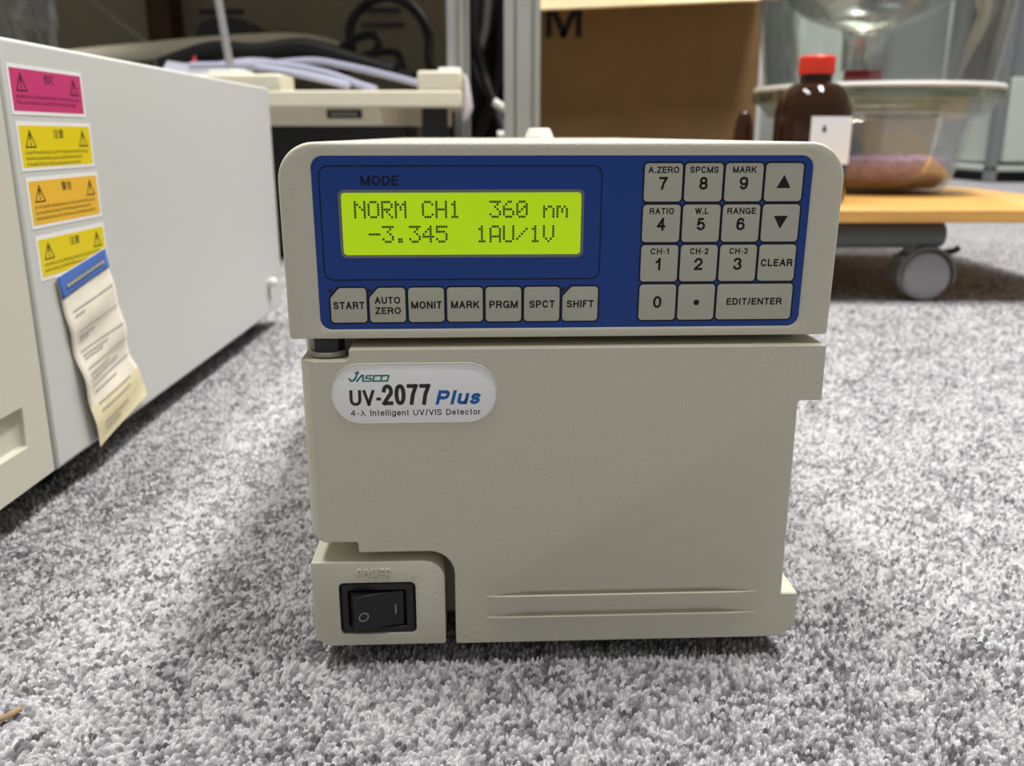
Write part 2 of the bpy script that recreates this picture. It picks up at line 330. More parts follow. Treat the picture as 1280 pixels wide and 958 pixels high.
# ------------------------------------------------------------ the setting: carpet floor
def carpet():
    def rows():
        out = []; y = 0.105
        while y < 1.7:
            out.append(y); y += max(0.00034, 1.35 * y * y / (F * CAMH))
        return np.array(out)
    Ys = rows(); fine = np.arange(-0.73, 0.731, 1.35 / F)
    Xs = np.concatenate([np.arange(-1.25, -0.732, 2.1 / F), fine, np.arange(0.733, 1.25, 2.1 / F)])
    gy, gx = np.meshgrid(Ys, Xs, indexing='ij'); px = (gx * gy).ravel(); py = gy.ravel()
    def hsh(i, j, k):
        a = (i.astype(np.int64) * 374761393 + j.astype(np.int64) * 668265263 + k * 2147483647 + 1013904223) & 0xFFFFFFFF
        a = ((a ^ (a >> 13)) * 1274126177) & 0xFFFFFFFF; a = (a ^ (a >> 16)); a = (a * 2246822519) & 0xFFFFFFFF; a ^= a >> 15
        return (a & 0xFFFFFF) / float(0x1000000)
    def vnoise(x, y, s, k):
        u, v = x / s, y / s; i, j = np.floor(u), np.floor(v); a, b = u - i, v - j
        a = a * a * (3 - 2 * a); b = b * b * (3 - 2 * b)
        return (hsh(i, j, k) * (1 - a) + hsh(i + 1, j, k) * a) * (1 - b) + (hsh(i, j + 1, k) * (1 - a) + hsh(i + 1, j + 1, k) * a) * b
    wx = px + (vnoise(px, py, .011, 91) - .5) * .004; wy = py + (vnoise(px, py, .011, 92) - .5) * .004
    ra = math.radians(-24); wx, wy = wx * math.cos(ra) - wy * math.sin(ra), wx * math.sin(ra) + wy * math.cos(ra)
    cx_, cy_ = 0.00185, 0.00142; ci = np.floor(wx / cx_); cj = np.floor(wy / cy_)
    best = np.full(px.shape, -1.0); val = np.zeros(px.shape)
    for di in (-1, 0, 1):
        for dj in (-1, 0, 1):
            i, j = ci + di, cj + dj
            cx = (i + 0.5 + .5 * (j % 2) - .25 + (hsh(i, j, 1) - .5) * .5) * cx_; cy = (j + 0.5 + (hsh(i, j, 2) - .5) * .5) * cy_
            th = (hsh(i, j, 3) - .5) * 1.5 + 0.45; ct, st = np.cos(th), np.sin(th)
            dx, dy = wx - cx, wy - cy; a = (dx * ct + dy * st) / (.00112 * (0.85 + .3 * hsh(i, j, 4))); b = (-dx * st + dy * ct) / (.00070 * (0.85 + .3 * hsh(i, j, 6)))
            h = (0.62 + .38 * hsh(i, j, 5)) * np.sqrt(np.clip(1 - a * a - b * b, 0, 1))
            w = h > best; best = np.where(w, h, best)
            tone = .72 * hsh(i, j, 7) + .28 * vnoise(cx, cy, .0042, 21) + .16 * (vnoise(cx, cy, .016, 22) - .5) + .12 * (vnoise(cx, cy, .085, 23) - .5)
            val = np.where(w, tone, val)
    fade = np.clip((1.3 - py) / .6, 0, 1)
    z = (np.clip(best, 0, 1) - 1.0) * 0.0026 * fade
    t = np.clip((val - .10) / .62, 0, 1)
    far = np.clip((1.9 - py) / 1.0, 0, 1)
    t = .5 + (t - .5) * far
    lo = np.array([.085, .083, .092]); hi = np.array([.50, .49, .508])
    col = lo + (hi - lo) * (t[:, None] ** 1.15)
    nr, nc = gy.shape; v = np.stack([px, py, z], 1)
    a = (np.arange(nr - 1)[:, None] * nc + np.arange(nc - 1)[None, :]).ravel()
    q = np.stack([a, a + 1, a + nc + 1, a + nc], 1)
    mean = lo + (hi - lo) * .45
    n0 = len(v); Y0, Y1 = Ys[0], Ys[-1]; b0, b1 = Xs[0], Xs[-1]
    ex = np.array([[-4, -4, 0], [4.5, -4, 0], [4.5, Y0, 0], [b1 * Y0, Y0, 0], [b0 * Y0, Y0, 0], [-4, Y0, 0],
                   [4.5, Y1, 0], [b1 * Y1, Y1, 0], [b0 * Y1, Y1, 0], [-4, Y1, 0], [4.5, 5, 0], [-4, 5, 0]], float)
    ex[:, 2] = -0.0004
    fq = [(0, 1, 3, 4), (1, 2, 3), (0, 4, 5), (3, 2, 6, 7), (4, 8, 9, 5), (8, 7, 10, 11), (7, 6, 10), (9, 8, 11)]
    v = np.concatenate([v, ex]); col = np.concatenate([col, np.tile(mean, (len(ex), 1))])
    loops = np.concatenate([q.ravel()] + [np.array(f_) + n0 for f_ in fq])
    tot = np.concatenate([np.full(len(q), 4), np.array([len(f_) for f_ in fq])])
    me = bpy.data.meshes.new('floor')
    me.vertices.add(len(v)); me.vertices.foreach_set('co', v.ravel())
    me.loops.add(len(loops)); me.loops.foreach_set('vertex_index', loops.astype(np.int32))
    me.polygons.add(len(tot)); me.polygons.foreach_set('loop_start', np.concatenate([[0], np.cumsum(tot)[:-1]]).astype(np.int32))
    me.update(calc_edges=True); me.validate()
    at_ = me.attributes.new('yarn', 'FLOAT_COLOR', 'POINT')
    at_.data.foreach_set('color', np.concatenate([col, (np.arange(len(v)) < n0)[:, None].astype(float)], 1).ravel().astype(np.float32))
    me.shade_smooth()
    m = bpy.data.materials.new('grey_loop_pile_carpet'); m.use_nodes = True; nt = m.node_tree; b = nt.nodes['Principled BSDF']
    b.inputs['Roughness'].default_value = .9; b.inputs['Specular IOR Level'].default_value = .1
    b.inputs['Sheen Weight'].default_value = .1
    A = nt.nodes.new('ShaderNodeAttribute'); A.attribute_name = 'yarn'; 
    g_ = nt.nodes.new('ShaderNodeNewGeometry'); vo = nt.nodes.new('ShaderNodeTexVoronoi'); vo.inputs['Scale'].default_value = 600
    nt.links.new(g_.outputs['Position'], vo.inputs['Vector']); rp = nt.nodes.new('ShaderNodeMix'); rp.data_type = 'RGBA'
    rp.inputs['A'].default_value = tuple(lo) + (1,); rp.inputs['B'].default_value = tuple(hi) + (1,)
    sx = nt.nodes.new('ShaderNodeSeparateColor'); nt.links.new(vo.outputs['Color'], sx.inputs[0]); nt.links.new(sx.outputs[0], rp.inputs['Factor'])
    mx = nt.nodes.new('ShaderNodeMix'); mx.data_type = 'RGBA'; nt.links.new(A.outputs['Alpha'], mx.inputs['Factor'])
    nt.links.new(rp.outputs['Result'], mx.inputs['A']); nt.links.new(A.outputs['Color'], mx.inputs['B']); nt.links.new(mx.outputs['Result'], b.inputs['Base Color'])
    tc = nt.nodes.new('ShaderNodeTexCoord'); n = nt.nodes.new('ShaderNodeTexNoise'); n.inputs['Scale'].default_value = 2600; n.inputs['Detail'].default_value = 2
    nt.links.new(tc.outputs['Object'], n.inputs['Vector']); bp = nt.nodes.new('ShaderNodeBump'); bp.inputs['Strength'].default_value = .35; bp.inputs['Distance'].default_value = .0004
    nt.links.new(n.outputs['Fac'], bp.inputs['Height']); nt.links.new(bp.outputs['Normal'], b.inputs['Normal'])
    o = link('floor', me, m); tag(o, kind='structure')
carpet()

tag(link('wall_back', box_me(-4, 4.5, 5.0, 5.1, 0, 2.7), M['wallwhite']), kind='structure')
tag(link('baseboard_back', box_me(0.4, 4.5, 4.98, 5.0, 0, 0.10), M['skirting']), kind='structure')

a, b = at(1218, 100, 4.9), at(1243, 100, 4.9)
tag(link('streak_strip_1', box_me(a.x, b.x, 4.9, 5.0, 0, 2.7), mat('white_streak_strip', (240, 240, 238), .5, .4), bevel=.004), kind='structure')  # white strip added to imitate a bright streak at the lid glass

# ------------------------------------------------------------ the detector (mm, local: x right, y away, z up)
ALPHA = math.radians(2.4)
det = empty('laboratory_detector', (0.0132, 0.245, 0), ALPHA)
tag(det, 'beige laboratory detector with blue keypad and lit lime display standing on grey carpet', 'laboratory instrument')
def tilt(me, k=0.036, top=153.5e-3):
    for v in me.vertices: v.co.y += max(0, (top - v.co.z)) * k
    return me

# chassis behind the front: rounded box with slightly raised top cover
bm = bmesh.new()
o1 = rrect(-73.5, 6, 73.8, 153.4, [2, 2, 8, 8], 8)
add_loft(bm, [ring(rrect(-72.5, 7, 72.8, 152.6, [2, 2, 8, 8], 8), 17), ring(o1, 18.5), ring(o1, 330), ring(rrect(-72, 7.5, 72.3, 152, [2, 2, 8, 8], 8), 332)])
link('chassis', from_bm(bm), M['beige'], det, smooth=40)
# head housing with a shallow recess for the panel
HX0, HX1, HZ0, HZ1 = -75.0, 76.7, 100.3, 153.4
def hl(ins, y, r=10): return ring(rrect(HX0 + ins, HZ0 + ins, HX1 - ins, HZ1 - ins, [max(.4, 1.0 - ins), max(.4, 1.0 - ins), r - ins, r - ins], 10), y)
PX0, PX1, PZ0, PZ1 = -66.2, 67.9, 103.0, 149.9
def pl(ins, y): return ring(rrect(PX0 + ins, PZ0 + ins, PX1 - ins, PZ1 - ins, 3.2 - ins, 10), y)
bm = bmesh.new()
add_loft(bm, [hl(0.6, 18.0), hl(0, 17.4), hl(0, 1.0), hl(.18, .45), hl(.5, .12), hl(.9, 0.0), pl(-.55, 0.0), pl(-.25, .12), pl(0.0, .45), pl(.1, 1.0)], True, True)
link('head_housing', tilt(from_bm(bm)), M['beige'], det, smooth=50)
# control panel film
bm = bmesh.new(); add_loft(bm, [pl(.06, 1.0), pl(.06, .5)])
panel = link('control_panel', tilt(from_bm(bm)), M['blue'], det, smooth=30); panel['label'] = 'blue membrane panel'
def flat_ring(o_out, o_in, y0, y1):
    bm = bmesh.new(); add_loft(bm, [ring(o_out, y1), ring(o_out, y0), ring(o_in, y0), ring(o_in, y1)], False, False); return from_bm(bm)
fr = rrect(-64.4, 116.7, 11.1, 147.4, 2.6, 8); fr2 = rrect(-64.05, 117.05, 10.75, 147.05, 2.3, 8)
link('panel_border', tilt(flat_ring(fr, fr2, .46, .6)), M['navy'], panel)
link('mode_lettering', tilt(glyph_text('MODE', -53.3, 142.2, -43.4, 144.8, .46, .2)), M['navy'], panel)
def disc(x, z, r, y0, y1, n=20):
    bm = bmesh.new(); add_loft(bm, [mm_ring(x, z, r, y1, n), mm_ring(x, z, r, y0, n)]); return from_bm(bm)
def mm_ring(x, z, r, y, n=20): return [mm((x + r * math.cos(2 * math.pi * k / n), y, z + r * math.sin(2 * math.pi * k / n))) for k in range(n)]
for x in (-62.9, -52.3, 1.0):
    link('indicator_light', tilt(disc(x, 113.9, .62, .42, .6)), M['led'], panel)
# display
LX0, LX1, LZ0, LZ1 = -59.5, 6.3, 122.9, 141.1
bm = bmesh.new()
lo = rrect(LX0, LZ0, LX1, LZ1, 1.6, 6); li = rrect(LX0 + .8, LZ0 + .8, LX1 - .8, LZ1 - .8, 1.0, 6)
lm = rrect(LX0 + .35, LZ0 + .35, LX1 - .35, LZ1 - .35, 1.3, 6)
add_loft(bm, [ring(lo, .6), ring(lo, .42), ring(lm, .30), ring(li, .44), ring(li, .6)], False, False)
lcd = link('display_frame', tilt(from_bm(bm)), M['bezelgrey'], det, smooth=40)
bm = bmesh.new(); add_loft(bm, [ring(li, .6), ring(li, .43)])
link('screen', tilt(from_bm(bm)), M['lcd'], lcd)['label'] = 'glowing lime screen'
FONT = {'N': '11 19 15 13 11 11 11', 'O': '0E 11 11 11 11 11 0E', 'R': '1E 11 11 1E 14 12 11', 'M': '11 1B 15 15 11 11 11', 'C': '0E 11 10 10 10 11 0E',
        'H': '11 11 11 1F 11 11 11', '1': '04 0C 04 04 04 04 0E', '3': '1F 02 04 02 01 11 0E', '6': '06 08 10 1E 11 11 0E', '0': '0E 11 13 15 19 11 0E',
        'n': '00 00 16 19 11 11 11', 'm': '00 00 1A 15 15 11 11', '-': '00 00 00 1F 00 00 00', '.': '00 00 00 00 00 0C 0C', '4': '02 06 0A 12 1F 02 02',
        '5': '1F 10 1E 01 01 11 0E', 'A': '0E 11 11 11 1F 11 11', 'U': '11 11 11 11 11 11 0E', '/': '00 01 02 04 08 10 00', 'V': '11 11 11 11 11 0A 04'}
bm = bmesh.new(); dp = .635; dw = .56
for s, zt in (('NORM CH1  360 nm', 138.15), (' -3.345  1AU/1V ', 131.55)):
    for c, ch in enumerate(s):
        if ch == ' ': continue
        for r, hx in enumerate(FONT[ch].split()):
            b = int(hx, 16)
            for k in range(5):
                if b >> (4 - k) & 1:
                    x = -55.4 + c * 3.615 + k * dp; z = zt - r * .665
                    add_box(bm, x * 1e-3, (x + dw) * 1e-3, .40e-3, .435e-3, (z - .58) * 1e-3, z * 1e-3)
link('screen_text', tilt(from_bm(bm, False)), M['lcdink'], lcd)
# keys
def chamf(x0, z0, x1, z1, r, c, n=6):
    "rounded rectangle whose top-left corner is cut off"
    p = rrect(x0, z0, x1, z1, [r, r, r, .01], n)[:3 * (n + 1)]
    tail = [(x0 + c + (0.15), z1), (x0 + c - .25, z1 - .12), (x0 + c - .6, z1 - .4)]
    tail2 = [(x0 + .4, z1 - c + .6 - .2), (x0 + .12, z1 - c + .1), (x0, z1 - c - .4), (x0, z1 - c - .8)]
    return p + tail + tail2
def key(x0, z0, x1, z1, cut=0, name='key'):
    mk = (lambda i, r: chamf(x0 + i, z0 + i, x1 - i, z1 - i, r, cut - (i * .4))) if cut else (lambda i, r: rrect(x0 + i, z0 + i, x1 - i, z1 - i, r, 6))
    bm = bmesh.new()
    add_loft(bm, [ring(mk(-.45, 1.35), .52), ring(mk(-.45, 1.35), .44)], mi=1)
    add_loft(bm, [ring(mk(0, .95), .47), ring(mk(0, .95), .40), ring(mk(.22, .8), .34)], mi=0)
    return link(name, tilt(from_bm(bm, False)), [M['key'], M['navy']], det, smooth=25)
def legend(k, s, xc, zb, w, h, sw=.165):
    link('legend', tilt(glyph_text(s, xc - w / 2, zb, xc + w / 2, zb + h, .325, sw + .04)), M['ink'], k)
for i, (s, w) in enumerate((('START', 8.5), ('AUTO', 7.0), ('MONIT', 8.4), ('MARK', 7.8), ('PRGM', 7.9), ('SPCT', 7.1), ('SHIFT', 7.5))):
    x0 = -63.05 + 10.66 * i; cut = 2.7 if i in (0, 1, 6) else 0
    k = key(x0, 105.0, x0 + 9.8, 114.65, cut)
    if s == 'AUTO':
        legend(k, 'AUTO', x0 + 4.9, 110.2, 7.0, 1.95); legend(k, 'ZERO', x0 + 5.0, 107.3, 7.0, 1.95)
    else: legend(k, s, x0 + 4.95, 108.75, w, 2.1)
pad = [[('A.ZERO', '7', 8.3), ('SPCMS', '8', 7.7), ('MARK', '9', 6.4), ('up', '', 0)], [('RATIO', '4', 6.7), ('W.L', '5', 3.7), ('RANGE', '6', 7.9), ('down', '', 0)],
       [('CH-1', '1', 5.1), ('CH-2', '2', 5.1), ('CH-3', '3', 5.1), ('CLEAR', '', 8.9)], [('', '0', 0), ('.', '', 0), ('EDIT/ENTER', '', 15.6)]]
for r, row in enumerate(pad):
    z1 = 147.85 - 10.92 * r; z0 = z1 - 10.05
    for c, (top, num, w) in enumerate(row):
        x0 = 22.35 + 10.93 * c; x1 = x0 + (21.2 if top == 'EDIT/ENTER' else 10.2); xc = (x0 + x1) / 2
        k = key(x0, z0, x1, z1)
        if num:
            if top: legend(k, top, xc, z1 - 2.55, w, 1.7, .16); legend(k, num, xc - (.3 if num == '1' else 0), z1 - 6.95, 1.45 if num == '1' else 2.35, 3.4, .15)
            else: legend(k, num, xc, z0 + 3.4, 2.35, 3.4, .15)
        elif top in ('up', 'down'):
            sg = 1 if top == 'up' else -1; zc = (z0 + z1) / 2 + .2
            bm = bmesh.new(); tri = [(xc - 1.95, zc - 1.75 * sg), (xc + 1.95, zc - 1.75 * sg), (xc, zc + 1.75 * sg)]
            add_loft(bm, [ring(tri, .335), ring(tri, .32)]); link('legend', tilt(from_bm(bm)), M['ink'], k)
        elif top == '.':
            link('legend', tilt(disc(xc + .1, z0 + 4.9, .82, .32, .335)), M['ink'], k)
        else: legend(k, top, xc, (z0 + z1) / 2 - (1.0 if top == 'CLEAR' else .9), w, 2.05 if top == 'CLEAR' else 1.95, .17)

# front cover: one outline lofted 16 mm deep, left edge rounded over
def arc(cx, cz, r, a0, a1, n=6): return [(cx + r * math.cos(math.radians(a0 + (a1 - a0) * k / n)), cz + r * math.sin(math.radians(a0 + (a1 - a0) * k / n))) for k in range(n + 1)]
D = []
D += arc(-29.9, 5.6, .4, 180, 270, 3)                      # bottom left by the gap
D += arc(67.6, 11.8, 6.6, 270, 360, 8)                     # bottom right round
D += arc(73.8, 19.7, .4, 0, 90, 3) + arc(69.5, 20.5, .35, 270, 180, 3)
D += arc(70.2, 80.4, 1.1, 180, 90, 4)
D += arc(75.4, 82.1, .6, 270, 360, 3) + arc(75.4, 97.3, .6, 0, 90, 3)
D += arc(-58.0, 97.3, .6, 90, 180, 3) + arc(-60.2, 96.3, 1.7, 0, -90, 4)
D += arc(-71.8, 93.8, .8, 90, 180, 3)
D += arc(-67.2, 44.9, 5.4, 180, 270, 6)
D += arc(-59.3, 38.7, .8, 90, 0, 3) + arc(-57.7, 37.0, .8, 180, 270, 3)
D += arc(-37.9, 28.6, 7.6, 90, 0, 8)
def inset_poly(P, d):
    out = []; n = len(P)
    for i in range(n):
        a, b, c = Vector(P[i - 1]), Vector(P[i]), Vector(P[(i + 1) % n])
        e1 = (b - a); e2 = (c - b)
        n1 = Vector((-e1.y, e1.x)).normalized(); n2 = Vector((-e2.y, e2.x)).normalized()
        m_ = (n1 + n2); m_ = m_ / max(.5, m_.length_squared / 2) if m_.length > 1e-6 else n1
        out.append((b.x + m_.x * d, b.y + m_.y * d))
    return out
bm = bmesh.new(); R = 5.0; L = []
for y in (16, R, R * .72, R * .5, R * .3, R * .15, R * .06, .35, 0.0):
    lim = -72.6 + (R - math.sqrt(max(0, R * R - (R - min(y, R)) ** 2))) * .95
    e = {0.35: .06, 0.0: .35}.get(y, 0)
    L.append(ring([(max(x, lim), z) for x, z in (inset_poly(D, e) if e else D)], y))
add_loft(bm, L)
door_me = from_bm(bm, False)
cut = []
for zc in (21.0, 14.0):                                    # two finger grooves: slope in, sharp lower lip
    bm = bmesh.new(); Lp = []
    N = 14
    for k in range(N + 1):
        x = -20.8 + 82.0 * k / N; e = min(k, N - k) / N; d = 1.5 * min(1, max(.03, e * 7))
        Lp.append([mm((x, -.5, zc + 3.1)), mm((x, -.02, zc + 2.9)), mm((x, d * .55, zc + 1.2)), mm((x, d, zc + .25)), mm((x, d * .8, zc)), mm((x, -.02, zc - .15)), mm((x, -.5, zc - .15))])
    add_loft(bm, Lp); cut.append(from_bm(bm, False))
door_me = boolean(door_me, cut)
door_me.materials.clear()
door_o = link('front_cover', door_me, M['beige'], det, smooth=38)
for zc in (21.0, 14.0):
    bm = bmesh.new(); Lp = []
    for k in range(25):
        t = k / 24; x = -20.8 + 82.0 * t; d = .55 * min(1, max(.02, min(t, 1 - t) * 12))
        Lp.append([mm((x, .2, zc + .1)), mm((x, -d, zc - .02)), mm((x, -d, zc - .18)), mm((x, -.01, zc - 2.2)), mm((x, .2, zc - 2.2))])
    add_loft(bm, Lp); link('grip_ridge', from_bm(bm), M['beige'], door_o, smooth=20)
# badge
bd = lambda i, y: ring(rrect(-63.8 + i, 76.7 + i, -17.6 - i, 93.4 - i, 8.3 - i, 14), y)
bm = bmesh.new(); add_loft(bm, [bd(-.5, .1), bd(-.5, -.05), bd(-.25, -.3), bd(0, -.05), bd(0, .1)], False, False)
badge = link('name_badge', None or (lambda b: from_bm(b))(bm), M['beige'], det, smooth=50)
bm = bmesh.new(); add_loft(bm, [bd(.02, .1), bd(.02, -.04), bd(.25, -.09)])
link('badge_plate', from_bm(bm), M['badge'], badge, smooth=30)
def gtext(n, s, x0, z0, x1, z1, m, sw, shear=0, gap=None): link(n, glyph_text(s, x0, z0, x1, z1, -.105, sw, shear, gap=gap), M[m], badge)
gtext('model_lettering', 'UV', -58.9, 81.5, -51.9, 86.1, 'grey_ink', .19, gap=.08)
gtext('model_lettering', '2077', -49.8, 81.6, -36.2, 87.7, 'grey_ink', .185, gap=.07)
bm = bmesh.new(); add_box(bm, -51.4e-3, -50.1e-3, -.115e-3, -.1e-3, 83.0e-3, 83.9e-3); link('model_lettering', from_bm(bm), M['grey_ink'], badge)
gtext('model_lettering', 'Plus', -34.9, 81.6, -22.6, 85.8, 'blue_ink', .23, .25, gap=.12)
gtext('subtitle_lettering', '4-\u03bb', -58.8, 78.5, -54.6, 80.2, 'ink', .15)
gtext('subtitle_lettering', 'Intelligent UV/VIS Detector', -53.3, 78.5, -22.1, 80.25, 'ink', .155, gap=.15)
# maker's logo: drawn strokes
bm = bmesh.new()
def stroke(pts, w):
    for (a, b) in zip(pts, pts[1:]):
        a, b = Vector(a), Vector(b); t = (b - a).normalized(); nn = Vector((-t.y, t.x)) * w / 2; a = a - t * w * .3; b = b + t * w * .3
        q = [a + nn, b + nn, b - nn, a - nn]
        add_loft(bm, [ring([(v.x, v.y) for v in q], -.10), ring([(v.x, v.y) for v in q], -.118)])
u0, v0 = -58.9, 88.6      # logo origin
sl = .22
def lg(pts, dx): return [(u0 + dx + x + y * sl, v0 + y) for x, y in pts]
stroke(lg([(2.0, 2.9), (1.7, .9), (1.2, .25), (.5, .2), (-.05, .9)], 0), .5); stroke(lg([(1.25, 2.45), (2.35, 2.45)], 0), .4)
stroke(lg([(0, 0), (1.1, 1.75), (1.5, 1.75), (1.75, 0)], 2.2), .5)
stroke(lg([(2.0, 1.65), (.35, 1.65), (.2, .95), (1.75, .8), (1.65, .1), (0, .1)], 4.35), .42)
stroke(lg([(2.0, 1.65), (.2, 1.65), (0, .1), (1.8, .1)], 6.65), .46)
stroke(lg([(.15, 1.65), (2.0, 1.65), (1.85, .1), (0, .1), (.15, 1.65)], 8.85), .46)
link('logo_lettering', from_bm(bm, False), M['teal'], badge)['label'] = 'teal maker logo'
# lower left power box with switch opening
pb = rrect(-72.8, 5.4, -33.4, 33.1, [5.2, .5, 6.3, .5], 7)
bm = bmesh.new(); add_loft(bm, [ring(pb, 16), ring(pb, .35), ring(inset_poly(pb, .06), .12), ring(inset_poly(pb, .35), 0)])
me = from_bm(bm, False)
bm = bmesh.new(); so = rrect(-65.0, 9.2, -42.1, 26.4, 1.7, 5); add_loft(bm, [ring(so, -2), ring(so, 6)]); me = boolean(me, [from_bm(bm)])
me.materials.clear(); pbox = link('power_box', me, M['beige'], det, smooth=38)
link('power_lettering', glyph_text('POWER', -59.2, 27.8, -49.2, 30.9, -.42, .17, depth=.6, gap=.2), M['beige'], pbox, bevel=.00013, seg=2)
bm = bmesh.new()
q = lambda i, y: ring(rrect(-64.6 + i, 9.5 + i, -42.5 - i, 26.0 - i, .8, 3), y)
r_ = lambda i, y: ring(rrect(-62.2 + i, 11.4 + i, -45.2 - i, 23.4 - i, .4, 3), y)
add_loft(bm, [q(0, 6), q(0, .9), q(.5, .45), r_(-.3, .5), r_(0, .9), r_(0, 6)], True, True)
sw = link('power_switch', from_bm(bm, False), M['black'], det, smooth=30)
bm = bmesh.new(); rk = []
for x, y in ((-61.8, 4.0), (-61.7, .2), (-60.0, -3.0), (-59.7, -3.05), (-57, -2.0), (-53, -.5), (-49, .45), (-45.9, .9), (-45.8, 4.0)):
    rk.append([mm((x, y, 11.8)), mm((x, y, 23.0))])
n = len(rk); vs = [[bm.verts.new(p) for p in r] for r in rk]
for a, b in zip(vs, vs[1:]): bm.faces.new((a[0], b[0], b[1], a[1]))
bm.faces.new([v[0] for v in vs]); bm.faces.new([v[1] for v in reversed(vs)]); bm.faces.new((vs[0][0], vs[0][1], vs[-1][1], vs[-1][0]))
link('rocker', from_bm(bm), M['black'], sw, bevel=.00015, smooth=20)
bm = bmesh.new()
yo = lambda x: (-2.0 + (x + 57) * .38) - .05
nO = 28
for rr in (1,):
    Lp = []
    for (rad, off) in ((1.45, .0), (1.45, -.03), (1.12, -.03), (1.12, .0)):
        Lp.append([mm((-57.6 + rad * math.cos(2 * math.pi * k / nO), yo(-57.6 + rad * math.cos(2 * math.pi * k / nO)) + off, 16.2 + rad * math.sin(2 * math.pi * k / nO))) for k in range(nO)])
    add_loft(bm, Lp, False, False)
link('off_symbol', from_bm(bm), M['whiteprint'], sw)
link('on_symbol', box_me(-48.5e-3, -48.1e-3, .45e-3, .6e-3, 15.6e-3, 18.7e-3), M['whiteprint'], sw)
# hinge knob under the head, feet, top cap, dark gap backing
kn = empty('hinge_knob', (0, 0, 0)); kn.parent = det
bm = bmesh.new(); add_lathe(bm, [(5.2e-3, 0), (5.4e-3, .8e-3), (5.0e-3, 1.4e-3)], (-65.2e-3, 7.2e-3, 95.0e-3), 32); 
kw = link('washer', from_bm(bm), M['washer'], kn, smooth=40)
bm = bmesh.new(); add_lathe(bm, [(4.7e-3, 0), (4.7e-3, 3.6e-3), (4.2e-3, 4.2e-3)], (-65.2e-3, 7.2e-3, 96.4e-3), 8); link('hex_head', from_bm(bm), M['black'], kn)
for x in (-60, 60):
    for y in (32, 300):
        link('foot', lathe_me([(7e-3, -.0006), (7.5e-3, .002), (7.5e-3, .0062)], (x * 1e-3, y * 1e-3, 0), 24), M['blackrub'], det, smooth=40)
bm = bmesh.new(); add_lathe(bm, [(8.0e-3, 0), (7.8e-3, 1.2e-3), (5.9e-3, 5.2e-3), (5.2e-3, 5.6e-3)], (13.0e-3, 268e-3, 153.3e-3), 8); link('top_cap', from_bm(bm), M['whitecap'], det)['label'] = 'small white plastic cap'

# ------------------------------------------------------------ grey instrument at the left
XI = -0.197
inst = empty('bench_instrument', (XI, 0.365, 0)); tag(inst, 'long grey boxy instrument with warning stickers on its side, left of the detector', 'laboratory instrument')
def I(x, y, z): return (x, y - 0.365, z)
bm = bmesh.new(); add_box(bm, -.42, 0, .0018, .400, .0145, .192)
link('side_case', from_bm(bm), M['instr_grey'], inst, bevel=.0018, seg=3)
bm = bmesh.new()
bz = [(-.42, -.19), (-.0006, -.19), (-.0006, -.0012), (-.42, -.0012)]
add_box(bm, -.42, -.0004, -.24, -.0006, .0155, .1925)
me = from_bm(bm)
bm = bmesh.new(); add_box(bm, -.0035, .01, -.105, -.0185, .0325, .0487); me = boolean(me, [from_bm(bm)]); me.materials.clear()
link('front_bezel', me, M['instr_beige'], inst, bevel=.0008, seg=2)['label'] = 'beige front section'
link('seam_gasket', box_me(-.41, -.0028, -.0008, .0014, .02, .186), M['blackrub'], inst)
for (x, y) in ((-.03, .37), (-.03, .03), (-.38, .37), (-.38, -.2)):
    link('foot', lathe_me([(.011, -.0006), (.012, .003), (.012, .0155)], (x, y, 0), 20), M['blackrub'], inst, smooth=40)
bm = bmesh.new()
def ball(bm, c, r, n=18, m=10, sx=1, sy=1, sz=1):
    add_lathe(bm, [(max(1e-5, r * math.sin(math.pi * k / m)), -r * math.cos(math.pi * k / m)) for k in range(m + 1)], c, n)
ball(bm, (.0038, .357, .0405), .0042); add_tube(bm, [(-.001, .357, .0405), (.003, .357, .0405)], .0025)
link('white_knob', from_bm(bm), M['whitecap'], inst, smooth=60)['label'] = 'small round white knob'
link('knob_shade_rod', tube_me([(.0008, .357, .026), (.0008, .357, .0375)], .0008), M['instr_grey'], inst)  # thin grey rod standing in for the shadow below the knob
